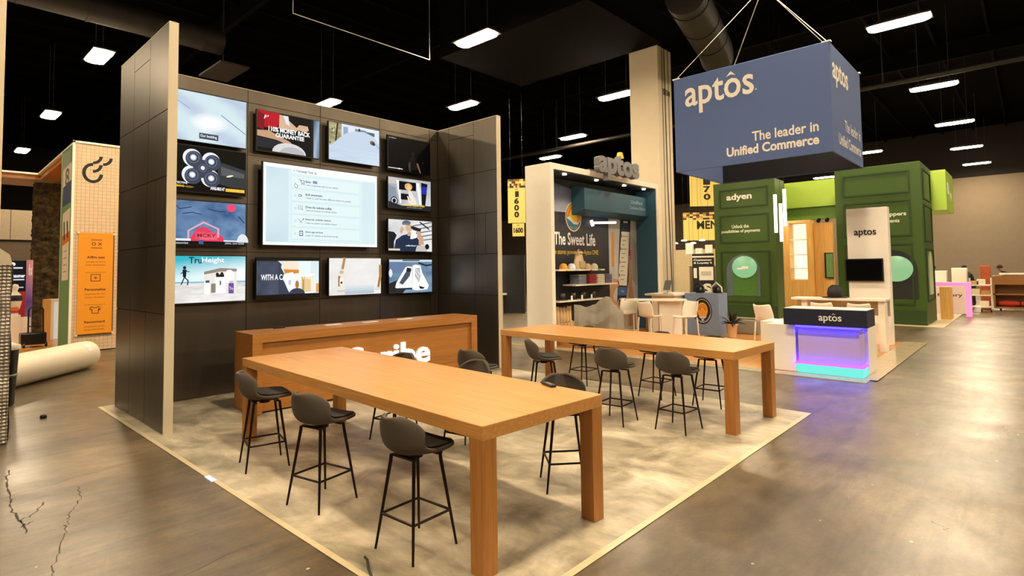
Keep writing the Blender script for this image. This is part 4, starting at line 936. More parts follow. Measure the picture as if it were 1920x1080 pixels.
# hanging cube sign
def cube_sign():
    t = thing('cube_sign', 'big blue fabric box sign hung from the ceiling with white lettering', 'sign', (13.3, 4.3, 4.02))
    F = fabric('blue_sign_fabric', '#5b70a3', .05); x0, x1, y0, y1, z0, z1 = 12, 14.62, 2.71, 5.92, 4.02, 6.17
    m = MB(); e = .03
    m.box(x0, x0+e, y0, y1, z0, z1); m.box(x1-e, x1, y0, y1, z0, z1); m.box(x0+e, x1-e, y0, y0+e, z0, z1); m.box(x0+e, x1-e, y1-e, y1, z0, z1)
    m.build('fabric_skin', F, t, bevel=.012)
    MB().box(x0+.035, x0+.04, y0+.05, y1-.05, z0+.05, z1-.05).build('inner_lining', BLK, t); i = MB(); i.box(x1-.045, x1-.035, y0+.05, y1-.05, z0+.03, z1-.05)
    i.build('inner_lining', BLK, t)
    wl = M('sign_white', '#f6f0e2', .5, var=.02)
    letters('lettering', 'aptos', (11.999, 5.65, 5.28), NX, UP, 1.52, .70, .004, wl, t, .014)
    a = Art((11.994, 5.65, 5.28), NX, UP, 1.6, .7); a.poly([(.59, .94), (.655, 1.09), (.72, .94), (.655, .99)], '#f6f0e2'); a.ell(.975, .37, .014, .03, '#b9bfd0'); a.build('circumflex', PRINT, t)
    a = Art((11.994, 5.92, 4.02), NX, UP, 3.21, 2.15)
    def bx(y, z): return ((5.92-y)/3.21, (z-4.02)/2.15)
    a.text('The leader in', *bx(4.20, 4.455), *bx(2.94, 4.66), '#f6f0e2', .02); a.text('Unified Commerce', *bx(4.74, 4.20), *bx(2.94, 4.40), '#f6f0e2', .032)
    a.build('slogan', PRINT, t)
    letters('side_lettering', 'aptos', (12.18, 2.709, 5.36), NY, UP, 1.25, .52, .004, wl, t, .014)
    b = Art((12.0, 2.704, 4.02), NY, UP, 2.62, 2.15); b.text('The leader in', .38, .26, .92, .37, '#d9dbe0', .015); b.build('side_slogan', PRINT, t)
    b = Art((12.0, 2.704, 4.02), NY, UP, 2.62, 2.15); b.text('Unified Commerce', .18, .10, .92, .21, '#d9dbe0', .03); b.build('side_slogan', PRINT, t)
    fr = M('sign_frame', '#cfcabf', .4, .6)
    for x, y in ((x0+.05, y0+.05), (x0+.05, y1-.05), (x1-.05, y0+.05), (x1-.05, y1-.05)):
        MB().box(x-.05, x+.05, y-.08, y+.08, z1-.01, z1+.015).build('corner_bracket', fr, t)
        MB().tube([(x, y, z1+.02), (13.3+(x-13.3)*.03, 4.3+(y-4.3)*.03, 8.2)], .009, 6).build('hanging_cable', fr, t)
cube_sign()

# ================================================================== GREEN BOOTH
GREEN = M('moss_green_paint', '#3a5711', .5, var=.06, scale=2); DGREEN = M('dark_green_groove', '#25400c', .6); LIME = M('lime_laminate', '#a9cb48', .45, var=.03); LIMED = M('olive_lime', '#6f9a2e', .5)
def ribs(m, x, y0, y1, z0, z1, w=.05):   # raised frame on the -X face around a recessed panel
    for r in ((y0, y1, z0, z0+w), (y0, y1, z1-w, z1), (y0, y0+w, z0+w, z1-w), (y1-w, y1, z0+w, z1-w)): m.box(x-.03, x+.002, *r)
def arch(cy, cz0, hw, ht, n=18):
    return [(cy-hw, cz0), (cy+hw, cz0)]+[(cy+hw*cos(pi*k/n), cz0+ht-hw+hw*sin(pi*k/n)) for k in range(n+1)]
def green_boxes():
    t = thing('green_tower', 'dark green panelled box tower with white title and arched niche', 'booth tower', (21.4, 7.7, 0))
    MB().box(20.9, 22.0, 6.62, 8.82, .014, 4.97).build('body', GREEN, t, bevel=.01)
    m = MB(); ribs(m, 20.9, 6.85, 8.62, 4.02, 4.72); ribs(m, 20.9, 6.85, 8.62, 2.72, 3.76); ribs(m, 20.9, 6.85, 8.62, .55, 2.42); m.box(20.86, 20.9, 6.62, 8.82, .014, .45); m.build('panel_moulding', DGREEN, t)
    letters('lettering', 'adyen', (20.898, 8.32, 4.24), NX, UP, .92, .30, .02, WHITE, t, .025)
    a = Art((20.895, 8.55, 3.05), NX, UP, 1.40, .34); a.text('Unlock the', .28, .62, .72, 1.0, '#dfe6cf', .03); a.text('possibilities of payments', 0, .05, 1, .48, '#dfe6cf', .03); a.build('slogan', PRINT, t)
    n_ = MB(); n_.prism(arch(7.8, .78, .60, 1.5), 0, 20.885, 20.899); n_.build('arched_niche', M('niche_blue_grey', '#5f6f78', .35, var=.3, scale=3), t)
    n_ = MB(); n_.prism(arch(7.74, .80, .44, 1.2), 0, 20.875, 20.885); n_.build('niche_back', M('niche_green', '#4b7a2e', .4, var=.2), t)
    e = MB(); v = []
    e.lathe([(0, -.02), (.44, -.015), (.44, .015), (0, .02)], (0, 0, 0), 30); e.v = [(20.82+z, 7.72+x, 1.83+y*.9) for x, y, z in e.v]
    e.build('oval_light', EM('mint_glow', '#a9e2a0', .72), t)
    a = Art((20.797, 7.98, 1.72), NX, UP, .42, .16); a.poly([(0, .1), (.95, .3), (1, .8), (.5, .95), (.35, .6), (0, .5)], '#f4f4f0'); a.build('white_mark', PRINT, t)
    t = thing('green_tower', 'dark green panelled tower behind the white totem, lime sign on its side', 'booth tower', (22, 3.5, 0))
    MB().box(20.9, 23.2, 2.40, 4.72, .014, 4.98).build('body', GREEN, t, bevel=.01)
    m = MB(); ribs(m, 20.9, 2.68, 4.5, 4.05, 4.75); ribs(m, 20.9, 2.68, 4.5, 2.72, 3.85); ribs(m, 20.9, 2.68, 4.5, .6, 2.5)
    m.box(20.86, 20.9, 2.4, 4.72, .014, .45)
    for z0, z1 in ((3.85, 4.8), (2.55, 3.7), (.7, 2.35)):
        for r in ((z0, z0+.05), (z1-.05, z1)): m.box(21.2, 22.9, 2.37, 2.402, *r)
        for x in (21.2, 22.85): m.box(x, x+.05, 2.37, 2.402, z0+.05, z1-.05)
    m.build('panel_moulding', DGREEN, t)
    n_ = MB(); n_.prism(arch(3.2, .80, .62, 1.5), 0, 20.88, 20.899); n_.build('arched_niche', M('niche_dark', '#2b2f30', .3, var=.3, scale=3), t)
    e = MB(); e.lathe([(0, -.02), (.44, -.015), (.44, .015), (0, .02)], (0, 0, 0), 30); e.v = [(20.82+z, 3.12+x, 1.72+y*.9) for x, y, z in e.v]; e.build('oval_light', EM('mint_glow', '#a9e2a0', .72), t)
    n_ = MB(); n_.prism(arch(22.05, .9, .42, 1.35), 1, 2.375, 2.399); n_.build('side_niche', M('niche_pale', '#b9c8a0', .4), t)
    a = Art((20.895, 4.3, 3.1), NX, UP, 1.5, .4); a.text('From any shoppers', 0, .55, 1, .95, '#dfe6cf', .03); a.text('payments', .5, .05, .88, .38, '#dfe6cf', .03); a.build('slogan', PRINT, t)
    s = thing('blade_sign', 'lime green box sign jutting from the side of the right green tower', 'sign', (24, 2.2, 3.5))
    MB().box(23.21, 25.4, 2.0, 2.75, 3.62, 4.95).build('sign_box', LIME, s, bevel=.01)
    a = Art((23.25, 1.999, 3.62), NY, UP, 2.1, 1.33); a.text('a', .1, .42, .42, .72, '#f6f8e8', .05); a.text('pay', .5, .3, .8, .5, '#f6f8e8', .04); a.build('sign_mark', PRINT, s)
    t = thing('lime_fascia', 'bright lime fascia beam spanning between the green towers', 'fascia', (22.9, 6, 3.6))
    MB().box(22.4, 23.3, 4.73, 7.3, 3.98, 4.93).build('front_board', LIME, t); MB().box(22.55, 23.3, 4.73, 7.3, 3.55, 3.98).build('lower_board', LIMED, t)
green_boxes()
WARMW = WOOD('honey_cabinet', '#d99b45', '#f5c873', 2, .4)
def wood_cabinet():
    t = thing('display_cabinet', 'glowing honey wood cabinet with lit glass shelves between green towers', 'cabinet', (20.6, 5.5, 0))
    f = MB(); f.box(20.1, 20.6, 5.95, 6.15, .03, 3.35); f.box(20.1, 20.6, 5.30, 5.42, .03, 3.35); f.box(20.1, 20.6, 5.42, 5.95, .03, 1.38); f.box(20.1, 20.6, 5.42, 5.95, 3.27, 3.35); f.box(20.55, 20.6, 5.42, 5.95, 1.38, 3.27)
    f.build('frame', WARMW, t, bevel=.004)
    for z in (1.75, 2.2, 2.7): MB().box(20.14, 20.55, 5.42, 5.95, z, z+.03).build('shelf', SHW, t)
    MB().box(20.53, 20.55, 5.43, 5.94, 1.4, 3.25).build('lit_back', EM('warm_back_glow', (1, .82, .5), 1.5), t)
    for k, z in enumerate((1.79, 2.24)):
        MB().box(20.3, 20.36, 5.65, 5.72, z, z+.35).build('light_bar', EM('white_bar', (1, .95, .85), 3), t)
    s = thing('wood_partition', 'plain honey wood partition right of the lit cabinet', 'partition', (20.8, 4.95, 0))
    m = MB(); m.box(20.45, 20.6, 4.74, 5.29, .03, 3.25); m.build('board', WARMW, s)
    for y in (4.85, 5.1): MB().tube([(20.4, y, 3.35), (20.3, y, 3.3)], .06, 10).build('spotlight', BEZ, s)
    t = thing('side_screen', 'green faced screen on the wooden partition', 'screen', (20.3, 4.83, 1.45), 0)
    MB().box(20.36, 20.42, 4.73, 4.98, 1.44, 2.26).build('bezel', BEZ, t); MB().box(20.35, 20.36, 4.73, 4.93, 1.47, 2.23).build('green_face', M('screen_green', '#6b9150', .4), t)
    MB().box(20.42, 20.45, 4.8, 4.9, 1.7, 1.9).build('mount', BEZ, t)
wood_cabinet()
TUBE = EM('tube_glow', (1, .86, .6), 6)
for k, (y, z0, z1, x) in enumerate([(6.16, 2.95, 4.2, 19.5), (6.0, 2.65, 3.89, 19.5), (5.87, 3.15, 4.35, 19.5)]):
    t = thing('hanging_tube_light', ['vertical tube light nearest the left green tower', 'vertical tube light hanging lowest before the lit cabinet', 'vertical tube light hanging highest before the lime beam'][k], 'lamp', (x, y, z0), 0, 'vertical tube lights by the green tower')
    MB().tube([(x, y, z0), (x, y, z1)], .05, 12).build('tube', TUBE, t); MB().tube([(x, y, z1), (x, y, 12.3)], .006, 5).build('cord', BEZ, t)
tag(MB().box(15.7, 16.05, 5.5, 6.5, .014, .38).build('low_bench', M('bench_grey', '#8d8778', .5), bevel=.02), 'low grey bench before the left green tower', 'bench')
# aisle signs
YEL = '#f6dc7e'
def hang_sign(label, O, w, h, art, zc=12.3, name='hanging_banner', R_=None):
    R_ = R_ or Vector((.60, -.80, 0)).normalized(); O = Vector(O)
    t = thing(name, label, 'sign', tuple(O+R_*(w/2)))
    a = Art(O, R_, UP, w, h, .0006); a.rect(0, 0, 1, 1, YEL); art(a); N = R_.cross(Vector(UP))
    m = MB(); m.obox(O+R_*(w/2)+Vector((0, 0, h/2))-N*.01, R_, UP, N, w/2, h/2, .008); m.build('board', M('banner_yellow', YEL, .6, var=.02), t)
    a.build('printing', PRINT, t)
    for u in (.15, .85):
        p = O+R_*(w*u)+Vector((0, 0, h)); MB().tube([p-N*.01, (p.x, p.y, zc)], .003, 5).build('cord', BEZ, t)
def mosaic(a, v0, v1, n=9, m=4):
    cols = ['#5a3a1c', '#8a5a2a', '#c9a05a', '#2c1d10', '#e8c878', YEL]
    for i in range(n):
        for j in range(m):
            c = cols[int(hsh(i+a.w*7, j*3.1)*6) % 6]
            if c != YEL: a.rect(i/n, v0+(v1-v0)*j/m, (i+1)/n, v0+(v1-v0)*(j+1)/m, c); a.k -= 1
    a.k += 1
def s1600(a):
    mosaic(a, .80, 1)
    for k, ch in enumerate('1600'): a.text(ch, .36 if ch != '1' else .42, .59-.155*k, .64, .725-.155*k, '#15120d', .05)
    a.text('aisle', .38, .76, .62, .785, '#5a3a1c', .02)
hang_sign('tall yellow hanging banner reading 1600 downwards', (16.09, 15.0, 3.66), .68, 1.72, s1600)
hang_sign('small yellow hanging sign reading 1600 below the tall banner', (16.17, 14.85, 3.14), .46, .50, lambda a: (a.text('1600', .10, .25, .90, .68, '#15120d', .05), a.text('aisle', .4, .82, .6, .92, '#5a3a1c', .02)), 3.66)
def smen(a): mosaic(a, .72, 1, 16, 4); a.text('MEN', .52, .18, 1.2, .56, '#15120d', .06)
hang_sign('wide yellow hanging sign reading MEN left of the green tower', (27.03, 13.02, 3.2), 2.6, 1.42, lambda a: (mosaic(a, .74, 1, 16, 4), a.text('MEN', .26, .40, .66, .70, '#15120d', .03)))
hang_sign('large plain yellow banner with partly hidden numbers above the MEN sign', (27.2, 12.7, 4.93), 1.5, 1.75, lambda a: [a.text(ch, .45, .62-.22*k, .68, .80-.22*k, '#15120d', .04) for k, ch in enumerate('170')])

# black dressing booth beyond the portal
def black_booth():
    t = thing('black_booth', 'black walled mirror booth seen between the side wall and the portal', 'booth', (17.6, 16, 0))
    d = Vector((.62, -.78, 0)).normalized(); n = Vector((.78, .62, 0)); c = Vector((17.0, 16.75, 1.24))
    MB().obox(c+n*.06+d*.55, d, UP, n, .70, 1.22, .04).build('wall_board', BLK, t)
    MB().obox(c+n*.5+d*1.28, d, UP, n, .03, 1.22, .5).build('side_board', BLK, t)
    m = MB()
    for k in range(9):
        u = k/8; p = c+d*(.05+.30*sin(u*pi/2))-n*.02; m.tube([tuple(p+Vector((0, 0, -.32+.62*(1-(1-cos(u*pi/2))*0)*(1-u)))), tuple(p+Vector((0, 0, -.26+.62*(1-u)))) ], .03, 8)
    m.build('bulb_string', EM('bulb_glow', (1, .88, .7), 5), t)
    a = Art(c+d*(-.12)-n*.0+Vector((0, 0, .55)), d, UP, .6, .3, .002); a.text('make.up', 0, .3, .8, .8, '#ffffff', .03); a.build('white_script', PRINT, t)
    s = thing('console_table', 'narrow pale console table before the black booth', 'table', (17.0, 16.0, 0))
    q = c+d*.2-n*.25; MB().obox((q.x, q.y, .84), d, UP, n, .38, .03, .15).build('tabletop', SHW, s)
    for u in (-.22, .22):
        p = q+d*u; MB().tube([(p.x, p.y, .0), (p.x, p.y, .81)], .02, 8).build('leg', M('steel', '#a9a6a0', .3, .8), s)
    for k, (u, z, r) in enumerate([(.0, 2.42, .09), (.26, 2.42, .09), (.22, 1.92, .13)]):
        p = c+d*u-n*.17; o = MB().lathe([(0, -r), (r*.7, -r*.7), (r, 0), (r*.7, r*.7), (0, r)], (p.x, p.y, z), 14).tube([(p.x, p.y, z), (p.x+n.x*.1, p.y+n.y*.1, z)], .012, 6).build('globe_lamp', EM('globe_glow', (1, .95, .88), 6))
        tag(o, ['upper globe lamp on the black booth, nearest the side wall', 'upper globe lamp on the black booth, nearest the portal', 'larger lower globe lamp on the black booth front'][k], 'lamp', 'globe lamps on the black booth')
black_booth()
t = thing('glazed_rack', 'narrow dark glazed rack beside the cream portal post', 'rack', (17.9, 15.2, 0))
d = Vector((.62, -.78, 0)).normalized(); n = Vector((.78, .62, 0)); c = Vector((18.25, 15.25, 1.05))
m = MB()
for k in range(6): m.obox(c+Vector((0, 0, -1.03+k*.38)), d, UP, n, .26, .02, .05)
for u in (-.26, .0, .26): m.obox(c+d*u, d, UP, n, .02, 1.05, .05)
m.build('rack_frame', BEZ, t); MB().obox(c+n*.08, d, UP, n, .26, 1.0, .01).build('glass_back', EM('cool_glass', '#8fa0c8', .35), t)
# booth bits left of the green tower
def loyalty():
    t = thing('info_panel', 'black and white information panel beside the left green tower', 'panel', (23.8, 10.6, 0))
    d = Vector((.42, -.91, 0)).normalized(); n = Vector((.91, .42, 0))
    O = Vector((23.57, 10.98, .03)); MB().obox(O+d*.45+Vector((0, 0, 1.2))+n*.05, d, UP, n, .45, 1.2, .04).build('board', BLK, t)
    a = Art(O-n*.002, d, UP, .9, 2.4, .001); a.rect(0, 0, 1, 1, '#16171c'); a.rect(0, .93, 1, .96, '#e9e4d6'); a.text('Customer', .06, .87, .9, .905, '#ffffff', .03); a.text('& Loyalty S', .06, .81, .9, .85, '#ffffff', .03)
    a.rect(.05, .56, .2, .74, '#f2efe6'); a.rect(.3, .52, .95, .76, '#f2efe6'); a.rect(.38, .6, .85, .68, '#c9c4b8'); a.text('S', .45, .28, .85, .46, '#e9e4d6', .05); a.build('printing', PRINT, t)
    for k in range(5):
        x = 23.0+.25*k; y = 11.9-.30*k
        o = thing('pendant_lamp', 'small white round pendant lamp under the MEN sign', 'lamp', (x, y, 2.9), 0, 'small pendant lamps under the MEN sign')
        MB().lathe([(0, 0), (.12, 0), (.14, .03), (.08, .07), (0, .08)], (x, y, 3.0-.12*(k % 2)), 14).build('shade', EM('pendant_glow', (1, .93, .8), 2), o)
        MB().tube([(x, y, 3.07-.12*(k % 2)), (x, y, 12.3)], .004, 5).build('cord', BEZ, o)
    for k, (x, y, z, w_, h) in enumerate([(24.4, 11.5, 2.45, .34, .5), (24.5, 11.1, 2.3, .3, .4), (24.75, 10.75, 2.5, .3, .35)]):
        q = thing('hanging_box', ['upper cream box hung under the MEN sign', 'lower cream box hung under the MEN sign', 'cream box hung nearest the green tower'][k], 'box', (x, y, z), 0, 'hung cream boxes')
        MB().box(x, x+.1, y-w_/2, y+w_/2, z, z+h).build('panel', CREAM, q); MB().tube([(x+.05, y, z+h), (x+.05, y, 12.3)], .006, 5).build('cord', BEZ, q)
    t = thing('back_room', 'beige walled meeting room far behind the blue grey counter', 'booth room', (26, 12, 0))
    m = MB(); m.box(26, 26.1, 9.2, 9.9, .0, 2.7); m.box(26, 26.1, 12.3, 14.5, 0, 2.7); m.box(26, 26.1, 9.9, 12.3, 1.9, 2.7); m.box(26, 29, 14.5, 14.6, 0, 2.7); m.build('wall_board', M('beige_board', '#c4b28c', .7), t)
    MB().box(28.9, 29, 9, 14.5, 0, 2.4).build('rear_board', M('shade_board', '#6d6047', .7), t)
loyalty()

# ================================================================== FAR RIGHT
def arch_frame():
    t = thing('neon_arch', 'pink glowing rectangular arch frame at the far right', 'frame', (25.2, 2.2, 0))
    PK = EM('pink_glow', '#ff6fb4', .9, '#e59ac4')
    MB().box(25.1, 25.3, 1.62, 3.4, 1.06, 1.2).build('top_bar', PK, t, bevel=.01); MB().box(25.1, 25.3, 1.62, 1.78, .005, 1.06).build('post', PK, t, bevel=.01); MB().box(25.1, 25.3, 3.25, 3.4, .005, 1.06).build('post', PK, t, bevel=.01)
arch_frame()
tag(MB().box(23.75, 24.3, 2.06, 2.36, .014, 1.08).build('wood_plinth', WARMW, bevel=.005), 'plain honey wood plinth beside the right green tower', 'plinth')
t = thing('white_desk', 'white panel desk with dark lettering seen through the pink arch', 'desk', (26.5, 2, 0))
MB().box(26.4, 26.9, 1.75, 3.2, .01, 1.02).build('body', WHITE, t, bevel=.01); a = Art((26.398, 2.7, .6), NX, UP, .75, .16); a.text('factory', 0, 0, 1, 1, '#4a443a', .02); a.build('lettering', PRINT, t)
for k, (y, w_, z) in enumerate([(2.95, .45, 0), (2.3, .5, .0)]):
    tag(MB().box(30.0, 30.6, y-w_/2, y+w_/2, .001, 1.55+.12*k).build('white_crate', WHITE, bevel=.02), ['white crate behind the pink arch, lower one', 'white crate behind the pink arch, taller one by the worker'][k], 'crate', 'white crates behind the pink arch')
def rack():
    t = thing('rolling_rack', 'white rolling shelf rack loaded with boxes at the far right', 'rack', (28, 1.5, 0))
    m = MB()
    for z in (.18, .62, 1.0): m.box(27.8, 28.3, 1.2, 1.85, z, z+.04)
    m.build('shelf_decks', SHW, t)
    for y in (1.2, 1.83):
        for x in (27.8, 28.28): MB().box(x, x+.02, y, y+.02, .1, 1.3).build('post', SHW, t)
    for y in (1.24, 1.52, 1.8): MB().tube([(28.0, y-.02, .06), (28.0, y+.02, .06)], .06, 12).build('wheel', BEZ, t)
    for k, (y, z, c, h) in enumerate([(1.42, .22, '#e9dfc6', .2), (1.66, .66, '#d9cbb0', .22), (1.38, .66, '#b98a55', .16), (1.5, 1.04, '#efe6d2', .2), (1.68, 1.04, '#caa26a', .14)]):
        tag(MB().box(27.85, 28.15, y-.12, y+.12, z, z+h).build('carton', M('carton_'+c[1:], c, .8), bevel=.008), ['cream carton on the bottom deck of the rolling rack', 'grey beige carton on the middle deck of the rolling rack', 'brown carton on the middle deck of the rolling rack', 'white carton on top of the rolling rack', 'small tan carton on top of the rolling rack'][k], 'carton', 'cartons on the rolling rack')
    t = thing('wood_cart', 'brown wooden shelf cart on wheels at the right edge', 'cart', (29, .6, 0))
    Wd = WOOD('cart_wood', '#7a4a20', '#a8702f', 1, .5)
    m = MB(); m.box(28.9, 29.5, -.9, 1.2, 1.02, 1.36); m.box(28.9, 29.5, -.9, 1.2, .62, .67); m.box(28.9, 29.5, -.9, 1.2, .10, .16); m.box(28.9, 29.5, 1.14, 1.2, .16, 1.02); m.box(28.9, 29.5, -.9, -.84, .16, 1.02); m.box(29.46, 29.5, -.84, 1.14, .16, 1.02)
    m.build('cart_body', Wd, t)
    for y in (-.7, .2, 1.0): MB().tube([(29, y-.03, .05), (29, y+.03, .05)], .05, 12).build('wheel', BEZ, t)
    for k, y in enumerate((.75, .1, -.5)):
        b = MB(); b.grid(lambda u, v, y=y: (29.15+.12*cos(v*2*pi), y+.30*(u-.5)*2, .28+.12*sin(v*2*pi)*(1-(u-.5)**2*1.5)), 8, 10)
        tag(b.build('red_bag', M('red_cloth', '#b02a1e', .7)), ['red bundle on the bottom of the wood cart, next to the rack', 'red bundle on the bottom of the wood cart, at the picture edge', 'red bundle at the hidden end of the wood cart'][k], 'bag', 'red bundles in the wood cart')
    tag(MB().box(29.0, 29.4, -.8, 1.0, 1.40, 1.46).box(29.1, 29.3, -.7, .9, 1.361, 1.40).build('white_batten', SHW), 'long white batten lying on the wood cart', 'batten')
    o = MB(); o.box(29.6, 30.0, 1.28, 1.62, .002, 1.75); tag(o.build('orange_crate', M('orange_crate', '#a8532a', .7, var=.3, scale=6), bevel=.03), 'tall orange stack cover behind the white rolling rack', 'crate')
rack()
def person(loc, rz, label, shirt, trousers, cap_, lean=.0, reach=.5):
    t = thing('person', label, 'person', loc, rz)
    J = {}; V = []; E_ = []; Rr = []
    def add(n, p, r, par=None):
        J[n] = len(V); V.append(p); Rr.append(r)
        if par: E_.append((J[par], J[n]))
    L = lean
    add('pel', (0, 0, .95), .14); add('ches', (.12*L*2, 0, 1.28), .155, 'pel'); add('neck', (.2*L*2, 0, 1.47), .065, 'ches'); add('head', (.26*L*2+.01, 0, 1.60), .095, 'neck'); add('top', (.27*L*2, 0, 1.70), .075, 'head')
    for s_, sd in ((1, 'l'), (-1, 'r')):
        add('sh'+sd, (.14*L*2, s_*.19, 1.41), .065, 'ches'); add('el'+sd, (.16*L*2+.12*reach, s_*.24, 1.16), .045, 'sh'+sd); add('wr'+sd, (.3*L+.40*reach, s_*.20, 1.10+.1*reach), .032, 'el'+sd); add('ha'+sd, (.3*L+.50*reach, s_*.19, 1.11+.1*reach), .035, 'wr'+sd)
        add('hip'+sd, (0, s_*.10, .88), .10, 'pel'); add('kn'+sd, (.03, s_*.12, .50), .065, 'hip'+sd); add('an'+sd, (-.01, s_*.12, .09), .045, 'kn'+sd); add('ft'+sd, (.13, s_*.13, .04), .04, 'an'+sd)
    me = bpy.data.meshes.new('body'); me.from_pydata(V, E_, []); o = bpy.data.objects.new('body', me); COL.objects.link(o); o.parent = t
    md = o.modifiers.new('skin', 'SKIN'); 
    for i, sv in enumerate(me.skin_vertices[0].data): sv.radius = (Rr[i], Rr[i]); sv.use_root = (i == 0)
    o.modifiers.new('sub', 'SUBSURF').levels = 2; o.modifiers['sub'].render_levels = 2
    m, nt, b = nodes('figure_'+label[:8].replace(' ', '_'))
    tc = nt.nodes.new('ShaderNodeTexCoord'); sp = nt.nodes.new('ShaderNodeSeparateXYZ'); nt.links.new(tc.outputs['Object'], sp.inputs[0])
    c = ramp(nt, sp.outputs[2], [(0, lin('#18140f')), (.08, lin(trousers)), (.93, lin(trousers)), (.94, lin(shirt)), (1, lin(shirt))])
    mm = nt.nodes.new('ShaderNodeMath'); mm.operation = 'GREATER_THAN'; mm.inputs[1].default_value = 1.50; nt.links.new(sp.outputs[2], mm.inputs[0])
    nt.links.new(mix_rgb(nt, mm.outputs[0], c, lin('#8a5f45')), b.inputs['Base Color']); b.inputs['Roughness'].default_value = .8
    me.materials.append(m)
    h = (.26*L*2+.01, 0)
    MB().lathe([(.105, 1.63), (.108, 1.68), (.09, 1.74), (.04, 1.775), (0, 1.78)], (h[0], 0, 0), 16).grid(lambda u, v: (h[0]+.08+.11*u, (v-.5)*.16, 1.645-.02*u), 3, 3).build('cap', M('cap_person', cap_, .8), t, local=True)
person((31.6, 1.98, .001), radians(115), 'worker in dark clothes and cap reaching out, behind the white rolling rack', '#1c1a19', '#15130f', '#17120e', .5, 1.0)
person((30.8, 3.28, .001), radians(-150), 'worker in black beside the edge of the right green tower', '#1b1715', '#14110e', '#231a14', .1, .4)
person((32.6, .62, .001), radians(80), 'dark clothed worker bending behind the wood cart at the right edge', '#1d1a18', '#15130f', '#5a2c1c', .9, .6)

# ================================================================== LEFT: TILED BOOTH
def tile_mat():
    m, nt, b = nodes('cream_square_tiles')
    tc = nt.nodes.new('ShaderNodeTexCoord'); mp = nt.nodes.new('ShaderNodeMapping'); mp.inputs['Rotation'].default_value = (radians(90), 0, 0)
    nt.links.new(tc.outputs['Object'], mp.inputs[0])
    br = nt.nodes.new('ShaderNodeTexBrick'); br.offset = 0; br.inputs['Scale'].default_value = 1; br.inputs['Brick Width'].default_value = .086; br.inputs['Row Height'].default_value = .086
    br.inputs['Mortar Size'].default_value = .006; br.inputs['Color1'].default_value = (*lin('#e3c3a0'), 1); br.inputs['Color2'].default_value = (*lin('#dab996'), 1); br.inputs['Mortar'].default_value = (*lin('#b7a27e'), 1)
    nt.links.new(mp.outputs[0], br.inputs['Vector']); nt.links.new(br.outputs['Color'], b.inputs['Base Color']); b.inputs['Roughness'].default_value = .4
    return m
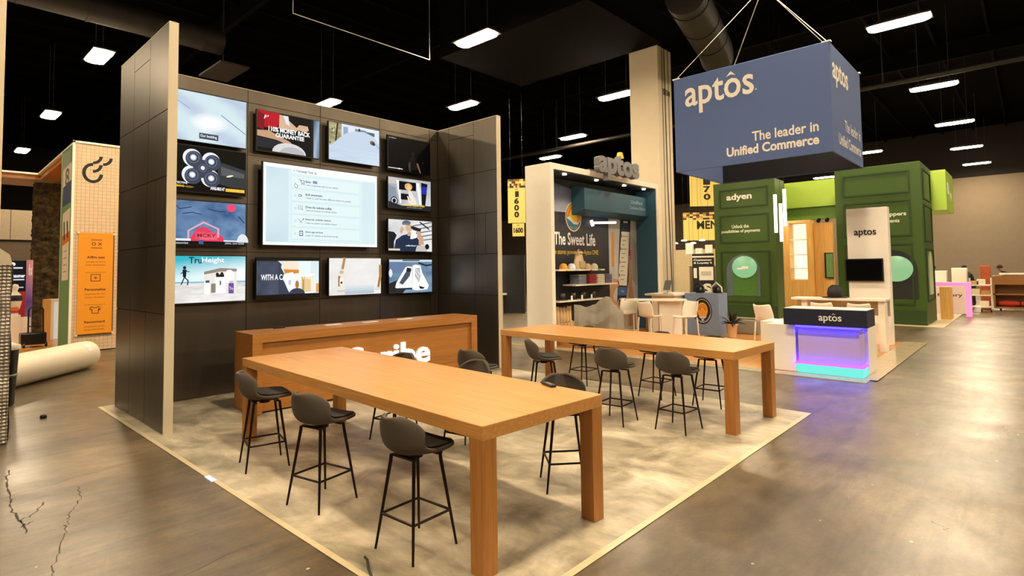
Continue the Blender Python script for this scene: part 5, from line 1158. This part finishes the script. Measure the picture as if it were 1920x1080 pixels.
def tiled():
    t = thing('tiled_wall', 'cream square tiled booth wall with a black looping logo', 'booth wall', (3.6, 17.8, 0))
    MB().box(2.85, 6.0, 17.1, 17.14, .02, 5.10).build('tile_face', tile_mat(), t)
    MB().box(2.84, 6.0, 17.14, 18.6, .02, 5.08).build('core', CREAM, t)
    e = MB(); e.box(2.81, 2.86, 17.07, 17.13, .02, 5.14); e.build('corner_trim', CREAM, t)
    MB().box(2.81, 6.0, 17.07, 17.13, 5.10, 5.15).build('top_trim', CREAM, t)
    MB().box(2.825, 2.84, 17.13, 18.45, .03, 5.06).build('green_side', M('sage_green', '#6f9a63', .6, var=.05), t)
    a = Art((2.824, 18.45, .03), NX, UP, 1.32, 5.03)
    def q(y, z): return ((18.45-y)/1.32, (z-.03)/5.03)
    a.poly([q(18.35, 4.98), q(17.4, 4.98), q(17.4, 4.35), q(18.35, 4.35)], '#9aa88a'); a.poly([q(18.3, 4.55), q(17.25, 4.65), q(17.25, 4.0), q(18.3, 3.95)], '#e9dcc2'); a.text('8', *q(18.0, 4.1), *q(17.5, 4.55), '#6d6a5c', .02)
    a.poly([q(18.25, 4.1), q(17.25, 4.2), q(17.25, 3.65), q(18.25, 3.6)], '#3f4a68'); a.poly([q(18.2, 3.42), q(17.3, 3.52), q(17.3, 2.85), q(18.2, 2.72)], '#e6d6b8'); a.poly([q(18.2, 2.85), q(17.3, 2.95), q(17.3, 2.7), q(18.2, 2.55)], '#d9772b')
    a.line([q(18.0, 3.15), q(17.95, 2.8)], .12, '#17130f'); a.line([q(17.6, 3.15), q(17.55, 2.85)], .12, '#17130f')
    a.poly([q(18.15, 2.6), q(17.35, 2.7), q(17.35, 1.75), q(18.15, 1.72)], '#e9dcc2')
    for k in range(4): a.line([q(18.0, 2.45-.17*k), q(17.6, 2.47-.17*k)], .02, '#8a8270')
    a.build('side_pictures', PRINT, t)
    a = Art((2.86, 17.099, .02), NY, UP, .92, 5.08, .0006)
    X = lambda x: (x-2.86)/.92; Zz = lambda z: (z-.02)/5.08
    cx, cz, r = X(3.275), Zz(4.42), .17
    k = '#0d0c0b'; th = .062
    a.arc(X(3.222), Zz(4.39), .215/.92, .25/5.08, .072, k, 88, 355, 40)
    a.arc(X(3.222), Zz(4.83), .20/.92, .215/5.08, .068, k, 270, 358, 14); a.arc(X(3.430), Zz(4.81), .20/.92, .215/5.08, .068, k, 270, 358, 14); a.arc(X(3.222), Zz(4.615), .20/.92, .215/5.08, .068, k, 270, 358, 14)
    a.build('loop_logo', PRINT, t)
    p = thing('orange_poster', 'orange hanging poster with three icons on the tiled wall', 'poster', (3.33, 17.09, .42))
    MB().box(2.965, 3.675, 17.075, 17.085, .42, 2.9).build('poster_sheet', M('poster_orange', '#ee9a1c', .5, var=.02), p)
    fr = M('bronze_frame', '#4a3320', .5); f = MB(); f.box(3.675, 3.695, 17.07, 17.088, .38, 2.93); f.box(2.945, 3.695, 17.07, 17.088, .39, .418); f.build('edge_frame', fr, p)  # dark strips along the poster's right and lower edges
    for x, z in ((2.96, 2.9), (3.69, 2.88), (2.955, .4), (3.69, .42)): MB().tube([(x, 17.05, z), (x, 17.098, z)], .028, 12).build('stud', M('cream_stud', '#eadfbf', .4), p)
    c = '#4f1410'; c2 = '#8a3c16'
    secs = [(.82, 'A/B/n test', 'and get to know', 'your customers.', .52), (.50, 'Personalize', 'experiences for', 'every shopper.', .60), (.18, 'Recommend', 'products pros', 'across every screen.', .58)]
    for q_, (b0, title, l1, l2, tw) in enumerate(secs):
        a = Art((2.965, 17.0745, .42), NY, UP, .71, 2.48, .0006)
        a.text(title, .5-tw/2, b0-.075, .5+tw/2, b0-.051, c, .025); a.text(l1, .21, b0-.118, .79, b0-.102, c2, .01); a.text(l2, .21, b0-.15, .79, b0-.134, c2, .01)
        if q_ < 2: a.line([(.20, b0-.215), (.80, b0-.215)], .008, c2)
        if q_ == 0:
            a.line([(.36, .93), (.66, .93)], .014, c); a.line([(.36, .85), (.66, .85)], .014, c); a.arc(.43, .89, .06, .017, .014, c); a.line([(.56, .875), (.66, .905)], .012, c); a.line([(.56, .905), (.66, .875)], .012, c)
        elif q_ == 1:
            a.line([(.37, .52), (.63, .52), (.63, .585), (.37, .585), (.37, .52)], .014, c)
            for k in range(3): a.line([(.5-.05*cos(k*pi/3), .552-.014*sin(k*pi/3)), (.5+.05*cos(k*pi/3), .552+.014*sin(k*pi/3))], .010, c)
        else:
            a.line([(.42, .265), (.36, .255), (.37, .235), (.42, .24), (.42, .20), (.60, .20), (.60, .24)], .014, c); a.line([(.42, .265), (.47, .255), (.54, .255), (.60, .265), (.66, .258)], .014, c)
            for k in range(3): a.line([(.63-.04*cos(k*pi/3), .238-.012*sin(k*pi/3)), (.63+.04*cos(k*pi/3), .238+.012*sin(k*pi/3))], .010, c)
        a.build(['test_section', 'personalize_section', 'recommend_section'][q_], PRINT, p)
    n = thing('canopy', 'white edged canopy over the tiled booth with a warm wooden underside', 'canopy', (2, 21, 4.85))
    MB().prism([(2.84, 17.14), (6.0, 17.14), (6.0, 25.5), (-2, 25.5), (-2, 23.3), (2.96, 23.3)], 2, 5.09, 5.14).build('white_edge', CREAM, n)
    MB().prism([(2.95, 18.6), (6.0, 18.6), (6.0, 25.4), (-2, 25.4), (-2, 23.5), (3.05, 23.5)], 2, 4.95, 5.09).build('wood_soffit', OAKFLOOR, n)
    for k, (x, y) in enumerate(((3.15, 19.3), (3.5, 21.5), (1.5, 24.2), (4.2, 20.5))):
        tag(MB().lathe([(0, 0), (.09, 0), (.09, .03), (0, .03)], (x, y, 4.915), 14).build('downlight', EM('canopy_light', LAMP_COL, 45)), 'round downlight set in the wooden underside of the canopy' if k else 'downlight under the canopy close behind the tiled wall', 'lamp', 'canopy downlights' if k else None)
tiled()
def left_bits():
    g = MB(); rr = random.Random(9)
    def moss(u, v):
        x = 2.9+1.9*u; z = .03+4.85*v; return (x, 23.7-.22*fbm(u*14, v*36, 4)-.1*fbm(u*40, v*90, 2), z)
    g.grid(moss, 50, 120); g.grid(lambda u, v: (2.9+.1*fbm(v*40, u*9), 23.62+.5*u, .03+4.85*v), 8, 80); g.box(2.95, 4.8, 23.72, 24.1, .03, 4.88)
    m, nt, b = nodes('dark_moss'); f, _ = noise(nt, 7, 5, .7); nt.links.new(ramp(nt, f, [(.35, lin('#1c160a')), (.65, lin('#5a4a28'))]), b.inputs['Base Color']); b.inputs['Roughness'].default_value = .95
    tag(g.build('moss_wall', m), 'dark shaggy moss wall standing behind the tiled booth', 'moss wall')
    t = thing('panelled_partition', 'tan panelled partition far behind at the left edge', 'partition', (3.2, 33.8, 0))
    p = MB()
    for k in range(6): p.box(.2+k*.8, .98+k*.8, 33.8, 33.9, 3.5, 4.85)
    p.build('upper_panels', M('tan_panel', '#a3937a', .6), t); MB().box(.2, 5, 33.85, 33.95, 0, 3.4).build('lower_board', M('brown_board', '#5c4c38', .7), t); MB().box(.2, 5, 33.9, 33.95, 3.4, 4.85).build('backing', SEAM, t)
    # white cabinet, cart, cubes
    t = thing('white_cabinet', 'white framed cabinet with a wooden side next to the green booth side', 'cabinet', (3.0, 20.8, .03))
    MB().box(2.86, 2.98, 20.6, 21.1, .03, 1.18).build('wooden_side', WARMW, t)
    m = MB(); m.box(2.98, 3.4, 20.6, 21.1, 1.1, 1.18); m.box(2.98, 3.05, 20.6, 21.1, .03, 1.1); m.box(3.33, 3.4, 20.6, 21.1, .03, 1.1); m.build('white_frame', WHITE, t)
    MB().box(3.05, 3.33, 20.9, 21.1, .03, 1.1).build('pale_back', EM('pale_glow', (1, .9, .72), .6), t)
    t = thing('luggage_cart', 'black luggage cart with a tall handle beyond the white roll', 'cart', (2.4, 19.1, .03))
    MB().box(2.15, 2.66, 18.85, 19.25, .10, .40).build('case_body', BEZ, t, bevel=.03)
    h = MB(); h.tube([(2.31, 19.05, .38), (2.31, 19.05, .98), (2.34, 19.05, 1.04), (2.57, 19.05, 1.05), (2.6, 19.05, .99), (2.61, 19.05, .38)], .018, 8); h.tube([(2.31, 19.05, .56), (2.61, 19.05, .56)], .015, 8); h.build('handle', BEZ, t)
    for x in (2.2, 2.64): MB().tube([(x-.02, 18.86, .095), (x+.03, 18.86, .095)], .06, 12).build('wheel', BEZ, t)
    for k, (x0, x1, y, z0, z1, l) in enumerate([(1.9, 2.3, 20.3, .03, .80, 'tall white cube pedestal at the left beside the wrapped column'), (2.3, 2.52, 20.4, .03, .72, 'narrow white cube pedestal next to the luggage cart')]):
        tag(MB().box(x0, x1, y, y+.4, z0, z1).build('white_pedestal', WHITE, bevel=.01), l, 'pedestal', 'white pedestals by the luggage cart')
    t = thing('striped_case', 'small case with red, orange and white stripes on the white pedestal', 'case', (2.1, 20.35, .80))
    for k, (z, c) in enumerate([(.0, '#f2efe8'), (.05, '#c93a6a'), (.11, '#d9731f')]): MB().box(1.95, 2.25, 20.32, 20.6, .802+z, .802+z+(.05 if k < 2 else .1)).build(['white_base', 'red_band', 'orange_lid'][k], M('case_'+c[1:], c, .6), t)
    tag(MB().box(2.36, 2.58, 21.9, 21.95, .03, 1.40).build('red_banner', M('red_banner', '#c23848', .6)), 'crimson upright banner beyond the white pedestals', 'banner')
    t = thing('purple_banner', 'slim pink to purple upright banner before the moss wall', 'banner', (2.7, 22.4, .03))
    MB().box(2.64, 2.79, 22.4, 22.44, .03, 2.34).build('pole_board', WHITE, t)
    a = Art((2.64, 22.398, .03), NY, UP, .15, 2.31, .0008); a.grad([(0, 0), (1, 0), (1, .45), (0, .45)], ['#a9a4cf', '#b9b4dc', '#6a4fb5', '#5b3fae']); a.grad([(0, .45), (1, .45), (1, 1), (0, 1)], ['#5b3fae', '#6a4fb5', '#f3b6cf', '#e58fb8']); a.text('fix', .3, .8, .9, .95, '#ffffff', .03); a.build('banner_print', PRINT, t)
    t = thing('text_screen', 'dark screen with white lines of text at the left edge', 'screen', (2.6, 23.9, .03))
    MB().box(1.2, 2.83, 23.9, 23.98, 1.36, 2.35).build('bezel', BEZ, t); MB().box(1.9, 2.1, 23.9, 24, .03, 1.36).build('stand', BEZ, t)
    a = Art((1.2, 23.898, 1.38), NY, UP, 1.6, .95, .001); a.rect(0, 0, 1, 1, '#14161a'); a.text('Consumer', .72, .45, .99, .58, '#ffffff', .03); a.rect(.74, .36, .98, .40, '#d9d9d9'); a.rect(.74, .75, .95, .80, '#d9d9d9'); a.rect(.74, .10, .97, .14, '#b9b9b9'); a.ell(.78, .9, .06, .07, '#f4f4f4'); a.build('screen_text', SCREEN, t)
    t = thing('cloth_bust', 'white bust with a black band beside the crimson banner', 'bust', (2.3, 21.4, .03))
    MB().lathe([(.1, 0), (.1, .02), (.03, .05), (.03, .8), (.12, .9), (.16, 1.1), (.14, 1.3), (.06, 1.38), (.06, 1.42), (.09, 1.5), (.07, 1.58), (0, 1.6)], (2.28, 21.4, .03), 16).build('form', WHITE, t); MB().lathe([(.165, 1.12), (.17, 1.2), (.16, 1.28), (.15, 1.28)], (2.28, 21.4, .03), 16).build('black_band', BLK, t)
    # rolled tube
    A, B = Vector((.75, 11.95, .275)), Vector((2.62, 14.02, .275)); d = (B-A).normalized()
    t = thing('rolled_sheet', 'thick white roll lying on the concrete floor at left', 'roll', tuple((A+B)/2-Vector((0, 0, .274))))
    MB().tube([A, B-d*.06, B-d*.02, B], [.27, .27, .26, .235], 28).build('roll_body', M('cream_roll', '#e6dac2', .4, var=.03), t)
    m = MB()
    for k in range(3):
        an = .5+.35*k; s = Vector((d.y, -d.x, 0)); c = B-d*(.30+.0*k)+s*(.268*cos(an))+Vector((0, 0, .268*sin(an))); nn = (s*cos(an)+Vector((0, 0, 1))*sin(an)); tt = nn.cross(d)
        m.obox(c, d, tt, nn, .07, .035, .004)
    m.build('shiny_labels', M('shiny_white', '#ffffff', .1), t)
    t = thing('trash_can', 'black plastic trash can with a pale lid behind the wrapped column', 'trash can', (1.08, 10.9, 0))
    MB().lathe([(.12, 0), (.135, .02), (.175, .78), (.185, .80)], (1.06, 10.95, .0), 22).build('bin_body', BEZ, t); MB().lathe([(.19, .80), (.192, .86), (.1, .90), (0, .905)], (1.06, 10.95, 0), 22).build('lid', M('pale_lid', '#cfc6b2', .5), t); MB().lathe([(.158, .42), (.163, .42), (.165, .45), (.158, .45)], (1.06, 10.95, 0), 22).build('band', M('grey_band', '#8a8880', .4), t)
left_bits()
